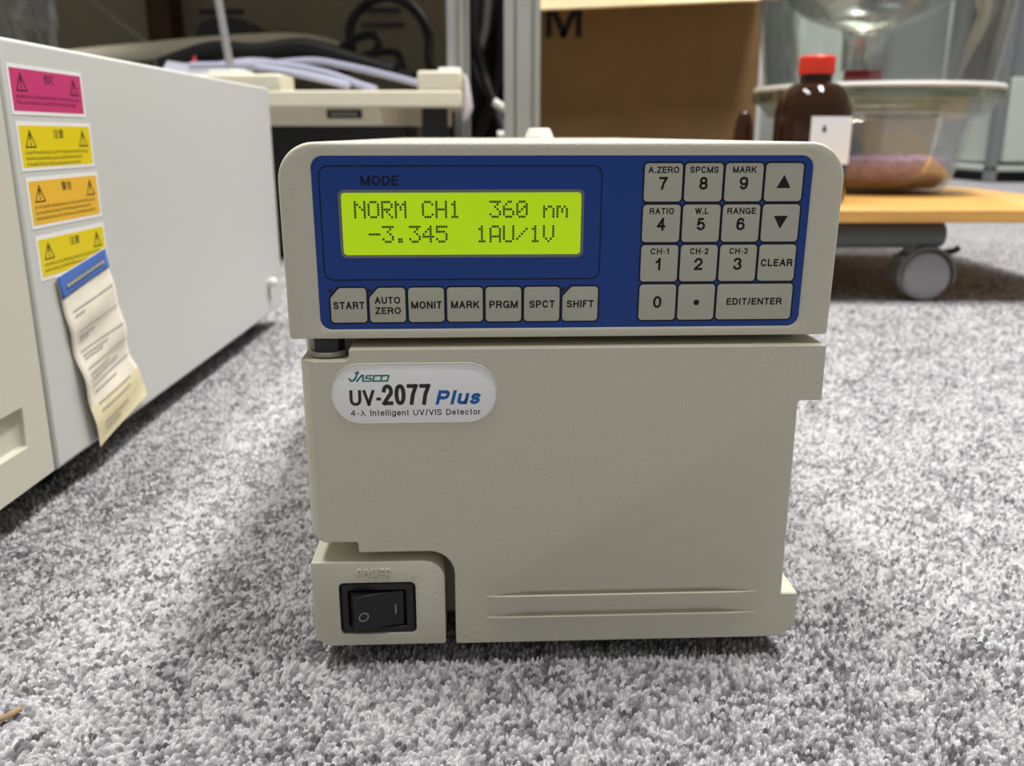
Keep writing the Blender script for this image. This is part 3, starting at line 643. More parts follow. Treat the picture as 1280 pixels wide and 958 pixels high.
def sticker(y0, z0, y1, z1, mname, head):
    "label on the side, plane x = 0; y runs away from the camera (mm, local)"
    k = link('warning_label', box_me(0, .00018, y0 * 1e-3, y1 * 1e-3, z0 * 1e-3, z1 * 1e-3), M['sticker_white'], inst)
    k['label'] = {'pink': 'magenta', 'yellow': 'yellow', 'orange': 'amber'}[mname] + ' warning label'
    link('label_field', box_me(.00018, .00024, (y0 + 1.6) * 1e-3, (y1 - 1.6) * 1e-3, (z0 + 1.5) * 1e-3, (z1 - 1.5) * 1e-3), M[mname], k)
    yc = (y0 + y1) / 2 + 1; H = z1 - z0
    to = lambda x, y, z: (.00027, x, z)
    link('heading', text_me(head, yc - 4.6, z1 - 6.6, yc + 4.6, z1 - 2.8, 0, .01, to=to), M['ink'], k)
    for c in (y0 + 9.5, y1 - 9.0):
        bm = bmesh.new()
        A = [(c - 4.4, z1 - 10.3), (c + 4.4, z1 - 10.3), (c, z1 - 2.9)]; B = [(c - 3.4, z1 - 9.7), (c + 3.4, z1 - 9.7), (c, z1 - 4.1)]
        g = lambda P, x: [(x, a * 1e-3, b * 1e-3) for a, b in P]
        add_loft(bm, [g(A, .00024), g(A, .00028), g(B, .00028), g(B, .00024)], False, False)
        bar = [(c - .35, z1 - 7.6), (c + .35, z1 - 7.6), (c + .65, z1 - 4.9), (c - .65, z1 - 4.9)]
        add_loft(bm, [g(bar, .00024), g(bar, .00028)]); dt = [(c - .5, z1 - 9.2), (c + .5, z1 - 9.2), (c + .5, z1 - 8.3), (c - .5, z1 - 8.3)]
        add_loft(bm, [g(dt, .00024), g(dt, .00028)])
        link('hazard_symbol', from_bm(bm), M['ink'], k)
    bm = bmesh.new(); rg = random.Random(int(z0 * 10))
    for row in range(3 if H > 17 else 2):
        y = y0 + 4.5 + (0 if row < 2 else 0); zz = z1 - 12.2 - row * 2.3
        if zz - .9 < z0 + 1.8: break
        end = y1 - 4.5 - (rg.random() * 12 if row else 2)
        while y < end:
            w = 1.1 + rg.random() * .5
            for kk in range(2):
                a = y + rg.random() * .3; zb = zz - .75 + rg.random() * .9
                add_box(bm, .00024, .00027, a * 1e-3, (a + w * .75) * 1e-3, zb * 1e-3, (zb + .28) * 1e-3)
            a = y + rg.random() * w * .5
            add_box(bm, .00024, .00027, a * 1e-3, (a + .26) * 1e-3, (zz - .8) * 1e-3, (zz + .75) * 1e-3)
            y += w + .35
    link('fine_print', from_bm(bm, False), M['ink'], k)
OY = -365.0
sticker(369.8 + OY, 163.0, 433.2 + OY, 182.4, 'pink', '\u5371\u967a')
sticker(371.0 + OY, 140.9, 436.2 + OY, 160.4, 'yellow', '\u6ce8\u610f')
sticker(372.6 + OY, 117.6, 437.5 + OY, 138.4, 'orange', '\u8b66\u544a')
sticker(373.8 + OY, 95.9, 438.2 + OY, 114.5, 'yellow', '\u6ce8\u610f')
# paper slip hanging on the side
slip = empty('paper_slip', (XI, .415, .06)); tag(slip, 'creased yellowed paper slip with blue top, taped to the side of the grey instrument', 'paper')
def paper_pt(u, w):
    "u 0..1 across, w 0..1 down, world point"
    keysL = [(0, 384.5, 96.0), (.14, 386.0, 86.5), (.5, 391.5, 58), (.8, 396, 33), (1, 401.5, 13.2)]
    keysR = [(0, 433.8, 102.8), (.14, 436.5, 94.0), (.42, 442.5, 70), (.72, 449, 45), (.86, 456.5, 33.5), (.93, 459.5, 27.5), (1, 459, 22.0)]
    def ev(K):
        for a, b in zip(K, K[1:]):
            if w <= b[0]: t = (w - a[0]) / (b[0] - a[0]); return a[1] + (b[1] - a[1]) * t, a[2] + (b[2] - a[2]) * t
        return K[-1][1:]
    l, r = ev(keysL), ev(keysR)
    y = l[0] + (r[0] - l[0]) * u; z = l[1] + (r[1] - l[1]) * u
    off = .0009 + .0030 * max(0, w - .12) * (1 - .5 * u) + .0006 * math.sin(w * 23 + u * 2.2) * min(1, w * 4) + .0006 * math.sin(w * 11 - u * 3) * min(1, w * 3)
    return Vector((max(off, .0007), y * 1e-3 - .415, z * 1e-3 - .06))
def paper_patch(u0, u1, w0, w1, nu, nw, lift=0.0):
    vs = []; fs = []
    for j in range(nw + 1):
        for i in range(nu + 1):
            p = paper_pt(u0 + (u1 - u0) * i / nu, w0 + (w1 - w0) * j / nw); p.x += lift; vs.append(p)
    for j in range(nw):
        for i in range(nu):
            a = j * (nu + 1) + i; fs.append((a, a + 1, a + nu + 2, a + nu + 1))
    return pydata(vs, fs)
o = link('sheet', paper_patch(0, 1, .0, 1, 14, 70), M['paper'], slip, smooth=60); o.modifiers.new('Solidify', 'SOLIDIFY').thickness = .0002
o = link('header_band', paper_patch(0, 1, .0, .145, 14, 12, .0006), M['paperblue'], slip, smooth=60); o.modifiers.new('Solidify', 'SOLIDIFY').thickness = .00012
o = link('yellowed_end', paper_patch(0, 1, .79, 1, 14, 18, .0003), mat('stained_paper', (236, 225, 186), .8, .2, var=.06, vscale=70), slip, smooth=60)
bm = bmesh.new(); rg = random.Random(3)
def pq(u0, u1, w0, w1, n=10):
    for i in range(n):
        a, b = u0 + (u1 - u0) * i / n, u0 + (u1 - u0) * (i + 1) / n
        q4 = [paper_pt(a, w0), paper_pt(b, w0), paper_pt(b, w1), paper_pt(a, w1)]
        for p in q4: p.x += .0007
        bm.faces.new([bm.verts.new(p) for p in q4])
for w in (.235, .36, .475, .575, .68): pq(.12, .95, w, w + .007)
for w, u in ((.262, .3), (.392, .42), (.41, .3), (.5, .6), (.52, .5), (.61, .55), (.64, .7), (.72, .6), (.79, .8), (.83, .7), (.9, .6), (.935, .4)):
    x = .14
    while x < u: pq(x, x + .045, w, w + .011, 1); x += .06
link('form_printing', from_bm(bm, False), M['paperink'], slip)
bm = bmesh.new()
x = .12
while x < .85: pq(x, x + .05, .07, .092, 1); x += .066
link('header_printing', from_bm(bm, False), mat('pale_yellow_print', (190, 190, 130), .7, .2), slip)
for ob in slip.children:
    if ob.name.startswith('header_printing'):
        for v in ob.data.vertices: v.co.x += .0004

# ------------------------------------------------------------ workbench over the background
XB0, XB1 = -1.9, 0.05
bench = empty('workbench', (-.5, 1.5, 0)); tag(bench, 'aluminium framed workbench standing behind the detector, its top above the picture', 'workbench')
def B(x, y, z): return (x + .5, y - 1.5, z)
def bbox(bm, x0, x1, y0, y1, z0, z1): add_box(bm, x0 + .5, x1 + .5, y0 - 1.5, y1 - 1.5, z0, z1)
bm = bmesh.new(); bbox(bm, XB0, XB1, 1.14, 2.0, .70, .74); link('tabletop', from_bm(bm), M['cream'], bench, bevel=.003)
bm = bmesh.new(); bbox(bm, XB0, .04, 1.93, 1.95, .02, .70); link('back_panel', from_bm(bm), M['olive'], bench)
def profile(x0, x1, y0, y1, name):
    bm = bmesh.new(); w = x1 - x0; g = .004
    P = [(x0, y0), (x0 + w * .28, y0), (x0 + w * .28, y0 + .004), (x0 + w * .34, y0 + .004), (x0 + w * .34, y0), (x0 + w * .74, y0), (x0 + w * .74, y0 + g), (x0 + w * .84, y0 + g), (x0 + w * .84, y0), (x1, y0), (x1, y1), (x0, y1)]
    add_loft(bm, [[B(a, b, 0.0) for a, b in P], [B(a, b, .70) for a, b in P]])
    link(name, from_bm(bm), M['alu'], bench, bevel=.0008)
a = at(630, 120, 1.15); b = at(675, 120, 1.15); profile(a.x, b.x, 1.15, 1.15 + .044, 'post')
a = at(566, 60, 1.33); b = at(586, 60, 1.33); profile(a.x, b.x, 1.33, 1.36, 'post')
for x0 in (XB0 + .02, ): profile(x0, x0 + .04, 1.1, 1.14, 'post'); profile(x0, x0 + .04, 1.88, 1.92, 'post')
profile(.0, .04, 1.88, 1.92, 'post')
a = at(183, 20, 1.85); b = at(212, 20, 1.85)
bm = bmesh.new(); bbox(bm, a.x, b.x, 1.85, 1.92, 0, .70); link('upright', from_bm(bm), M['darkbrown'], bench)['label'] = 'dark brown upright'
# hook strips and dark slots on the panel
for (p0, p1, py0, py1) in ((452, 500, 10, 15), (452, 505, 29, 33), (250, 303, 12, 17)):
    a, b = at(p0, py1, 1.925), at(p1, py0, 1.925); bm = bmesh.new(); bbox(bm, a.x, b.x, 1.92, 1.931, a.z, b.z); link('slot', from_bm(bm), M['black'], bench)

# ------------------------------------------------------------ shelf rack with rods
YS = 1.10
rack = empty('equipment_stand', (at(450, 120, YS).x, YS, 0)); tag(rack, 'cream shelf stand with raised corner blocks and thin steel rods, behind the grey instrument', 'stand')
RX = rack.location.x
def rb(bm, x0, x1, y0, y1, z0, z1): add_box(bm, x0 - RX, x1 - RX, y0 - YS, y1 - YS, z0, z1)
zt = at(450, 113, YS).z; zb = at(450, 134, YS).z; xr = at(577, 120, YS).x; xl = at(150, 120, YS).x
bm = bmesh.new(); rb(bm, xl, xr, YS, YS + .22, zb, zt); link('shelf_board', from_bm(bm), M['cream'], rack, bevel=.002)
for (p0, p1, py) in ((521, 577, 88), (232, 350, 92)):
    a, b = at(p0, py, YS), at(p1, py, YS); bm = bmesh.new(); rb(bm, a.x, b.x, YS + .001, YS + .07, zt - .001, a.z); link('corner_block', from_bm(bm), M['cream'], rack, bevel=.003)
for (p0, p1, y0, y1) in ((548, 576, 84.5, 90), (262, 306, 87, 92.5)):
    a, b = at(p0, y1, YS + .012), at(p1, y0, YS + .012); bm = bmesh.new(); rb(bm, a.x, b.x, YS + .008, YS + .05, a.z - .003, b.z); link('rod_foot', from_bm(bm), M['whitecap'], rack, bevel=.0015)
for (p0, q0, p1, q1, r) in ((289, 88, 268, -30, .0048), (564, 86, 562, -30, .0050)):
    a = at(p0, q0, YS + .03); b = at(p1, q1, YS + .03); d = (b - a); b = a + d * ((.69 - a.z) / d.z)
    link('rod', tube_me([a - Vector((RX, YS, .004)), b - Vector((RX, YS, 0))], r, 14), M['steel'], rack, smooth=60)
for x in (xl + .02, xr - .05):
    for y in (YS + .03, YS + .175):
        bm = bmesh.new(); rb(bm, x, x + .03, y, y + .03, -.0004, zb + .001); link('leg', from_bm(bm), M['black'], rack)
bm = bmesh.new(); rb(bm, xl + .06, xr - .07, YS + .075, YS + .165, .01, zb - .012); link('shelf_shade_block', from_bm(bm), M['black'], rack, bevel=.004)  # black block added to imitate the darkness under the shelf
a, b = at(300, 157, YS + .02), at(476, 135, YS + .02)
bm = bmesh.new()
P = [(a.x, YS + .02), (b.x, YS + .02), (b.x + .075, YS + .17), (a.x, YS + .2)]
add_loft(bm, [[(x - RX, y - YS, a.z) for x, y in P], [(x - RX, y - YS, zb + .001) for x, y in P]])
dr = link('under_shelf_drawer', from_bm(bm), M['cream'], rack, bevel=.001)
a, b = at(409, 148, YS + .019), at(452, 137.5, YS + .019)
bm = bmesh.new(); rb(bm, a.x, b.x, YS + .0185, YS + .0202, a.z, b.z); np_ = link('name_plate', from_bm(bm), M['ink'], dr)
bm = bmesh.new(); x = a.x + .005
while x < b.x - .006:
    w = .0032; rb(bm, x, x + w, YS + .018, YS + .0186, (a.z + b.z) / 2 - .0022, (a.z + b.z) / 2 + .002 - .001 * ((int(x * 1e4)) % 2)); x += .0046
link('plate_marking', from_bm(bm), M['washer'], dr)
# white wrapped strip hanging off the shelf end
a = at(584, 120, YS + .02)
bm = bmesh.new(); Lp = []
for k, (px, py, w) in enumerate(((580, 94, 3), (582, 105, 5), (583, 120, 6.5), (584, 134, 7.5), (583, 143, 6), (580, 150, 2.5))):
    c = at(px, py, YS + .03); ww = w * .00095
    Lp.append([(c.x + ww * math.cos(t), c.y + .012 * math.sin(t), c.z + .002 * math.sin(3 * t)) for t in [2 * math.pi * i / 12 for i in range(12)]])
add_loft(bm, Lp); o = link('plastic_wrap', from_bm(bm), mat('white_film', (214, 212, 222), .4, .5), smooth=60)
tag(o, 'white plastic wrap hanging from the right end of the cream shelf', 'plastic wrap')

# cables behind the shelf
def cable(pts, r, m, label, cat='cable', group=None, name='cable', flat=1):
    o = link(name, tube_me(spline([at(*p) for p in pts], 8), r, 10, flat), M[m], smooth=60); tag(o, label, cat, group); return o
cable([(440, 60, 1.50), (437, 38, 1.52), (445, 18, 1.53), (463, 2, 1.55), (485, -4, 1.55), (508, 4, 1.54), (527, 24, 1.53), (536, 48, 1.52), (536, 72, 1.50), (540, 90, 1.46)], .0075, 'cable', 'thick black cable arching high above the cream shelf', name='power_cable')
cable([(405, 80, 1.46), (430, 58, 1.48), (450, 46, 1.49), (468, 44, 1.49), (473, 56, 1.48), (462, 72, 1.47), (440, 84, 1.46), (420, 96, 1.44)], .0066, 'cable', 'black cable in a small loop under the high arch', name='power_cable')
cable([(380, 82, 1.44), (430, 76, 1.45), (470, 66, 1.45), (495, 66, 1.44), (502, 80, 1.43), (505, 98, 1.42)], .0058, 'cable', 'black cable curling down to the raised corner block', name='power_cable')
cable([(330, 80, 1.37), (380, 64, 1.385), (420, 70, 1.39), (470, 84, 1.385), (518, 97, 1.37)], .009, 'cable', 'thick dark cable bundle lying behind the pale cables', name='cable_bundle')
cable([(200, 82, 1.34), (262, 62, 1.34), (320, 64, 1.33), (380, 58, 1.33), (440, 74, 1.32), (494, 90, 1.30)], .011, 'cable', 'dark cable rising at the left behind the steel rod', name='cable_bundle')
cable([(238, 82, 1.24), (320, 81, 1.24), (388, 76, 1.25), (430, 82, 1.25), (480, 93, 1.25), (530, 106, 1.25)], .0046, 'lav', 'pale violet cable, highest of the strands crossing the shelf', name='data_cable', group='pale cables on the shelf')
cable([(330, 80, 1.22), (370, 84, 1.22), (410, 92, 1.22), (450, 106, 1.20), (470, 112, 1.19)], .0046, 'lav', 'pale violet cable, middle strand sloping down the shelf', name='data_cable', group='pale cables on the shelf')
cable([(320, 84, 1.19), (360, 90, 1.19), (400, 98, 1.18), (436, 107, 1.17)], .0046, 'lav', 'pale violet cable, lowest strand at the shelf front', name='data_cable', group='pale cables on the shelf')
# flat pale document sheet with a red mark
a = at(200, 90, 1.24)
bm = bmesh.new(); c0, c1 = at(205, 84, 1.26), at(370, 90, 1.26)
Lp = []
for k in range(9):
    px = 205 + 165 * k / 8; c = at(px, 80 + 4 * math.sin(k * .9), 1.27); Lp.append([(c.x, c.y - .012, c.z - .012), (c.x, c.y + .012, c.z + .004), (c.x, c.y + .0125, c.z + .0052), (c.x, c.y - .0125, c.z - .0108)])
add_loft(bm, Lp); pk = link('plastic_packet', from_bm(bm), mat('pale_violet_film', (200, 202, 218), .4, .5), smooth=30); tag(pk, 'pale flat plastic packet with a small red mark, lying on the cream shelf', 'packet')
c = at(242, 75, 1.252)
bm = bmesh.new(); add_loft(bm, [[(c.x - .007, c.y - .001, c.z - .010), (c.x + .007, c.y - .001, c.z - .010), (c.x + .001, c.y + .006, c.z + .006)], [(c.x - .007, c.y - .003, c.z - .009), (c.x + .007, c.y - .003, c.z - .009), (c.x + .001, c.y + .004, c.z + .007)]])
o = link('red_mark', from_bm(bm), mat('red_print', (190, 50, 54), .5, .3), pk)
# black handled case behind the rod
hc = empty('carry_case', (at(285, 42, 1.72).x, 1.72, at(285, 60, 1.72).z)); tag(hc, 'black rounded case with a handle, in the dark behind the steel rod', 'case')
bm = bmesh.new(); Lp = []; o0 = hc.location
for (p, t) in ((245, 40), (249, 30), (262, 23), (285, 21), (305, 25), (318, 34), (328, 46)):
    c = at(p, t, 1.72) - o0; Lp.append([(c.x, 0, -.004), (c.x, 0, c.z), (c.x, .10, c.z), (c.x, .10, -.004)])
add_loft(bm, Lp); link('body', from_bm(bm), M['black'], hc, smooth=50)
link('rest_plinth', box_me(at(240, 50, 1.72).x - o0.x, at(330, 50, 1.72).x - o0.x, .0, .10, -o0.z - .0004, -.004), M['black'], hc)
# pale curved channel across the back
DU = [(70, 76, 1.34), (110, 71, 1.36), (180, 64, 1.42), (250, 57, 1.48), (320, 52, 1.54), (360, 51, 1.58), (395, 54, 1.62), (420, 60, 1.68)]
o = link('cable_duct', tube_me(spline([at(*p) for p in DU], 8), .0125, 16), M['cream'], smooth=60); tag(o, 'long pale cream plastic duct running behind the steel rod', 'duct')
# plastic bag and thin hose at the upper left
bagw = empty('plastic_bag', at(20, 60, 1.5)); tag(bagw, 'crumpled clear plastic bag above the near left end of the grey instrument', 'bag')
bm = bmesh.new(); Lp = []; rg = random.Random(5)
for k in range(12):
    t = k / 11; rad = .07 * (.55 + .45 * math.sin(math.pi * min(1, t * 1.1)))
    Lp.append([(rad * (1 + .22 * math.sin(5 * q + k * .8) + .08 * rg.random()) * math.cos(q) - .02 * t, rad * .6 * (1 + .22 * math.cos(4 * q + k)) * math.sin(q), -.05 + .28 * t) for q in [2 * math.pi * i / 40 for i in range(40)]])
add_loft(bm, Lp); link('film', from_bm(bm), M['bag'], bagw, smooth=60)
bm = bmesh.new()
for (pts) in ([(30, -20, 1.47), (36, 10, 1.47), (48, 40, 1.47), (58, 62, 1.47)], [(-2, -10, 1.47), (8, 20, 1.47), (14, 45, 1.47), (10, 70, 1.47)]):
    add_tube(bm, [v - bagw.location for v in spline([at(*p) for p in pts], 6)], .004)
link('fold', from_bm(bm), mat('film_edge', (140, 138, 134), .3, .5), bagw, smooth=60)
cable([(100, -20, 1.75), (122, 4, 1.75), (150, 28, 1.75), (182, 54, 1.74), (200, 90, 1.73)], .0042, 'washer', 'thin grey hose slanting down in the dark behind the grey instrument', 'hose', name='hose')
# dark cables between the two posts
cable([(596, -30, 1.40), (592, 40, 1.40), (604, 90, 1.42), (618, 130, 1.40), (630, 165, 1.38)], .008, 'cable', 'black cable hanging between posts, first from the left', name='hanging_cable', group='cables between the posts')
cable([(612, -30, 1.46), (606, 40, 1.46), (596, 80, 1.46), (612, 120, 1.455), (634, 150, 1.45)], .006, 'darkgrey', 'grey cable hanging and crossing between the two posts', name='hanging_cable', group='cables between the posts')
cable([(634, -30, 1.45), (628, 40, 1.45), (625, 90, 1.44), (600, 170, 1.43)], .008, 'cable', 'black cable hanging close beside the wide aluminium post', name='hanging_cable', group='cables between the posts')
bm = bmesh.new(); add_tube(bm, [at(617, 127, 1.34), at(628, 134, 1.34), at(642, 146, 1.34)], .006, 12)
o = link('cable_plug', from_bm(bm), M['whitecap'], smooth=60); tag(o, 'white cable plug between the posts beside the wide aluminium post', 'plug')
bm = bmesh.new(); c = at(632, 169, 1.3); add_tube(bm, [c + Vector((-.011, 0, 0)), c + Vector((.011, 0, 0))], .006, 12)
o = link('adapter', from_bm(bm), M['whitecap'], smooth=60); tag(o, 'small white adapter just above the top of the detector', 'adapter')
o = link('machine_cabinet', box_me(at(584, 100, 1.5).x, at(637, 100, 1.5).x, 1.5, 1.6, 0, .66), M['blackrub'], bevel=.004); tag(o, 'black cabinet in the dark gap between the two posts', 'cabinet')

# ------------------------------------------------------------ cardboard box
YC = 1.44
a, b = at(644, 170, YC), at(943, 170, YC)
cb = empty('cardboard_box', ((a.x + b.x) / 2, YC, 0)); tag(cb, 'big brown cardboard box with an open pale flap, behind the detector', 'box')
x0, x1 = a.x - cb.location.x, b.x - cb.location.x; zt = .43
bm = bmesh.new(); T = .004
add_loft(bm, [[(x0, 0, 0), (x1, 0, 0), (x1, .3, 0), (x0, .3, 0)], [(x0, 0, zt), (x1, 0, zt), (x1, .3, zt), (x0, .3, zt)], [(x0 + T, T, zt), (x1 - T, T, zt), (x1 - T, .3 - T, zt), (x0 + T, .3 - T, zt)], [(x0 + T, T, T), (x1 - T, T, T), (x1 - T, .3 - T, T), (x0 + T, .3 - T, T)]])
link('carton_body', from_bm(bm), M['carton'], cb)
bm = bmesh.new(); Lp = []
for k in range(13):
    t = k / 12; x = x0 + (x1 - x0) * t; dz = .004 * math.sin(t * 9); ed = at(672 + (930 - 672) * t, 15 - 13 * min(1, t * 1.15), YC - .087)
    Lp.append([(x, -.0003, zt), (x, -.085, ed.z), (x, -.089, ed.z + .002), (x, -.004, zt + .002)])
add_loft(bm, Lp); link('flap', from_bm(bm), M['flap'], cb, smooth=30)
a, b = at(682, 47, YC - .001), at(728, -6, YC - .001)
link('printing', glyph_text('M', (a.x - cb.location.x) * 1e3, a.z * 1e3, (b.x - cb.location.x) * 1e3, b.z * 1e3, -.5, .16, depth=.3), M['ink'], cb)

# ------------------------------------------------------------ wheeled wooden board with glassware
ZB0, ZB1 = .0765, .0892
dol = empty('wheeled_board', (.33, 1.07, 0)); tag(dol, 'round-cornered wooden board on dark tubes and casters, behind the right of the detector', 'trolley')
bo = rrect(-.26, -.225, .268, .205, [.09, .09, .10, .10], 10)
bm = bmesh.new(); add_loft(bm, [[(x, y, ZB0) for x, y in inset_poly(bo, .0015)], [(x, y, ZB0 + .0015) for x, y in bo], [(x, y, ZB1 - .0015) for x, y in bo], [(x, y, ZB1) for x, y in inset_poly(bo, .0015)]])
link('board', from_bm(bm), M['wood'], dol, smooth=40)
cxw = at(1151, 350, .875)
for yy in (.875 - 1.07, .15):
    xe = at(1176, 295, .88).x - .33
    link('frame_tube', tube_me([(-.24, yy, ZB0 - .0135), (xe - .006, yy, ZB0 - .0135), (xe - .002, yy, ZB0 - .0135)], [.0132, .0132, .0115], 24), M['darkgrey'], dol, smooth=40)
    for xx in (cxw.x - .33, -.20):
        cs = empty('caster', (xx, yy, 0)); cs.parent = dol
        bm = bmesh.new(); rw = .0235
        add_loft(bm, [[(r * math.cos(q), y, .0240 + r * math.sin(q)) for q in [2 * math.pi * i / 40 for i in range(40)]] for r, y in ((.018, -.0135), (.0222, -.0125), (rw, -.010), (.0244, 0), (rw, .010), (.0222, .0125), (.018, .0135))])
        link('wheel', from_bm(bm), M['casterhub'], cs, smooth=50)
        bm = bmesh.new(); Lo = []
        for i in range(21):
            q = math.radians(-12 + 204 * i / 20); c_, s_ = math.cos(q), math.sin(q)
            Lo.append([(r * c_, y, .0240 + r * s_) for r, y in ((.0252, -.0125), (.0285, -.0115), (.0285, .0115), (.0252, .0125), (.0262, .0), (.0252, -.012))][:5])
        add_loft(bm, Lo); link('hood', from_bm(bm), M['casterhood'], cs, smooth=50)
        bm = bmesh.new(); add_lathe(bm, [(.008, 0), (.008, .0135), (.005, .0136)], (-.012, 0, .0405), 16, cap0=True); add_box(bm, -.026, .0, -.010, .010, .034, .0435)
        link('swivel', from_bm(bm), M['casterhood'], cs, bevel=.001)
        bm = bmesh.new(); add_tube(bm, [(.018, -.002, .0455), (.027, -.004, .0475), (.031, -.006, .051)], .003, 8); link('brake_lever', from_bm(bm), M['black'], cs, smooth=50)

# amber bottle with red cap
YBt = .935
bx = at(1014, 170, YBt).x
bt = empty('reagent_bottle', (bx, YBt, ZB1)); tag(bt, 'amber glass bottle with red screw cap and white label, in front of the glass desiccator', 'bottle')
k_ = YBt * .964 / 1124                                     # metres per pixel there
Rb = 46.5 * k_; ztop = at(1018, 70, YBt).z - ZB1
zsh = at(1014, 137, YBt).z - ZB1; znk = at(1014, 100, YBt).z - ZB1; zcap = at(1014, 92, YBt).z - ZB1
prof = [(Rb - .004, 0), (Rb - .001, .002), (Rb, .006), (Rb, zsh - .012)]
rn = 19.0 * k_
for i in range(11):
    q = math.radians(90 * i / 10); prof.append((rn + (Rb - rn) * math.cos(q) ** .9, zsh - .012 + (znk - zsh + .012) * .93 * math.sin(q)))
prof += [(rn, znk), (rn, zcap + .004)]
link('glass_body', lathe_me(prof, n=48), M['amber'], bt, smooth=50)
bm = bmesh.new(); rc = 21 * k_; n = 60; Lp = []
for (r, z) in ((rc - .0004, zcap - .001), (rc, zcap + .001), (rc, ztop - .002), (rc - .0018, ztop)):
    Lp.append([((r + (.0003 if i % 2 else -.0003)) * math.cos(2 * math.pi * i / n), (r + (.0003 if i % 2 else -.0003)) * math.sin(2 * math.pi * i / n), z) for i in range(n)])
add_loft(bm, Lp); link('screw_cap', from_bm(bm), M['red'], bt, smooth=40)['label'] = 'red screw cap'
bm = bmesh.new(); zl1 = at(1030, 145.5, YBt - Rb).z - ZB1; zl0 = zl1 - .045; rl = Rb + .0003
Lp = []
for i in range(17):
    q = math.radians(-109 + 80 * i / 16); Lp.append([(r * math.cos(q), r * math.sin(q), z) for r, z in ((rl, zl0), (rl, zl1), (rl + .0002, zl1), (rl + .0002, zl0))])
add_loft(bm, Lp); lb = link('paper_label', from_bm(bm), M['label'], bt, smooth=40)
bm = bmesh.new(); q = math.radians(-90); c = Vector((rl * math.cos(q), rl * math.sin(q), zl1 - .0115)); tx = Vector((-math.sin(q), math.cos(q), 0)); nr_ = Vector((math.cos(q), math.sin(q), 0)) * .0005
drop = [(0, .0042), (.0017, .0005), (.002, -.0012), (.001, -.003), (-.001, -.003), (-.002, -.0012), (-.0017, .0005)]
add_loft(bm, [[c + nr_ * .4 + tx * a + Vector((0, 0, b)) for a, b in drop], [c + nr_ + tx * a + Vector((0, 0, b)) for a, b in drop]]); link('printed_mark', from_bm(bm), M['ink'], lb)
# small dark brown vial
YV = 1.02; vx = at(930, 160, YV).x; zv = at(930, 137, YV).z - ZB1; rv = 13.5 * YV * .964 / 1124
vl = empty('brown_vial', (vx, YV, ZB1)); tag(vl, 'small dark brown round-topped vial at the left edge of the glass desiccator', 'vial')
prof = [(rv * .85, 0), (rv, .003), (rv, zv - .045)] + [(max(1e-5, rv * math.cos(math.radians(90 * i / 10)) ** .8), zv - .045 + .045 * math.sin(math.radians(90 * i / 10))) for i in range(1, 11)]
link('vial_glass', lathe_me(prof, n=32), M['amber'], vl, smooth=60)

# desiccator
YD = 1.125; kd = YD * .964 / 1124; dxc = at(1088, 170, YD).x
ds = empty('glass_desiccator', (dxc, YD, ZB1)); tag(ds, 'large clear glass desiccator with wide rim and violet gel, standing on the wooden board', 'desiccator')
zz = lambda py, dy=0: at(1088, py, YD + dy).z - ZB1
Rf = .1385; Rs = .108; Rbt = .088
zf = zz(115)          # flange joint
zsd = zz(146, -Rs)    # shoulder step
w = .0045
prof_o = [(Rbt - .012, 0), (Rbt - .004, .002), (Rbt + .002, .008), (Rbt + .009, .025), (Rs - .006, zsd * .55), (Rs, zsd - .004), (Rs + .003, zsd), (Rs + .012, zsd + .001), (Rs + .016, zsd + .005), (Rf - .004, zf - .013), (Rf, zf - .010), (Rf, zf - .001)]
prof_i = [(Rf - .022, zf - .001), (Rf - .024, zf - .012), (Rs + .008, zsd + .005), (Rs - w + .001, zsd + .004), (Rs - w - .001, zsd - .004), (Rs - .006 - w, zsd * .55), (Rbt + .0045, .025), (Rbt - .002, .011), (Rbt - .008, .0065), (.001, .006)]
bm = bmesh.new(); add_lathe(bm, prof_o + prof_i, n=72)
link('base_bowl', from_bm(bm), M['glass'], ds, smooth=50)
bm = bmesh.new(); add_lathe(bm, [(Rf + .0005, zf - .0125), (Rf + .0025, zf - .010), (Rf + .0025, zf - .002), (Rf - .02, zf - .0012), (Rf - .02, zf - .0125), (Rf + .0005, zf - .0125)], n=72, cap0=False, cap1=False)
link('base_rim', from_bm(bm), M['glassg'], ds, smooth=50)
bm = bmesh.new(); add_lathe(bm, [(Rf + .001, zf), (Rf + .002, zf + .002), (Rf, zf + .0055), (Rf - .010, zf + .006), (Rf - .012, zf + .0005), (Rf + .001, zf)], n=72, cap0=False, cap1=False)
link('lid_rim', from_bm(bm), M['frost'], ds, smooth=50)
R1 = Rf - .007
lid = [(R1 - .004, zf + .008), (R1, zf + .03), (R1 + .008, zf + .09), (R1 + .011, zf + .12)] + [((R1 + .011) * math.cos(math.radians(a_)), zf + .12 + .10 * math.sin(math.radians(a_))) for a_ in range(9, 90, 9)] + [(.02, zf + .221), (.014, zf + .235), (.024, zf + .25), (.018, zf + .262)]
lid_i = [(max(.0005, r - .004), z - .003 if i > 3 else z) for i, (r, z) in enumerate(lid[:-4])]
bm = bmesh.new(); add_lathe(bm, lid, n=72, cap0=False); add_lathe(bm, lid_i, n=72, cap0=False)
link('lid_dome', from_bm(bm, False), M['glass'], ds, smooth=50)
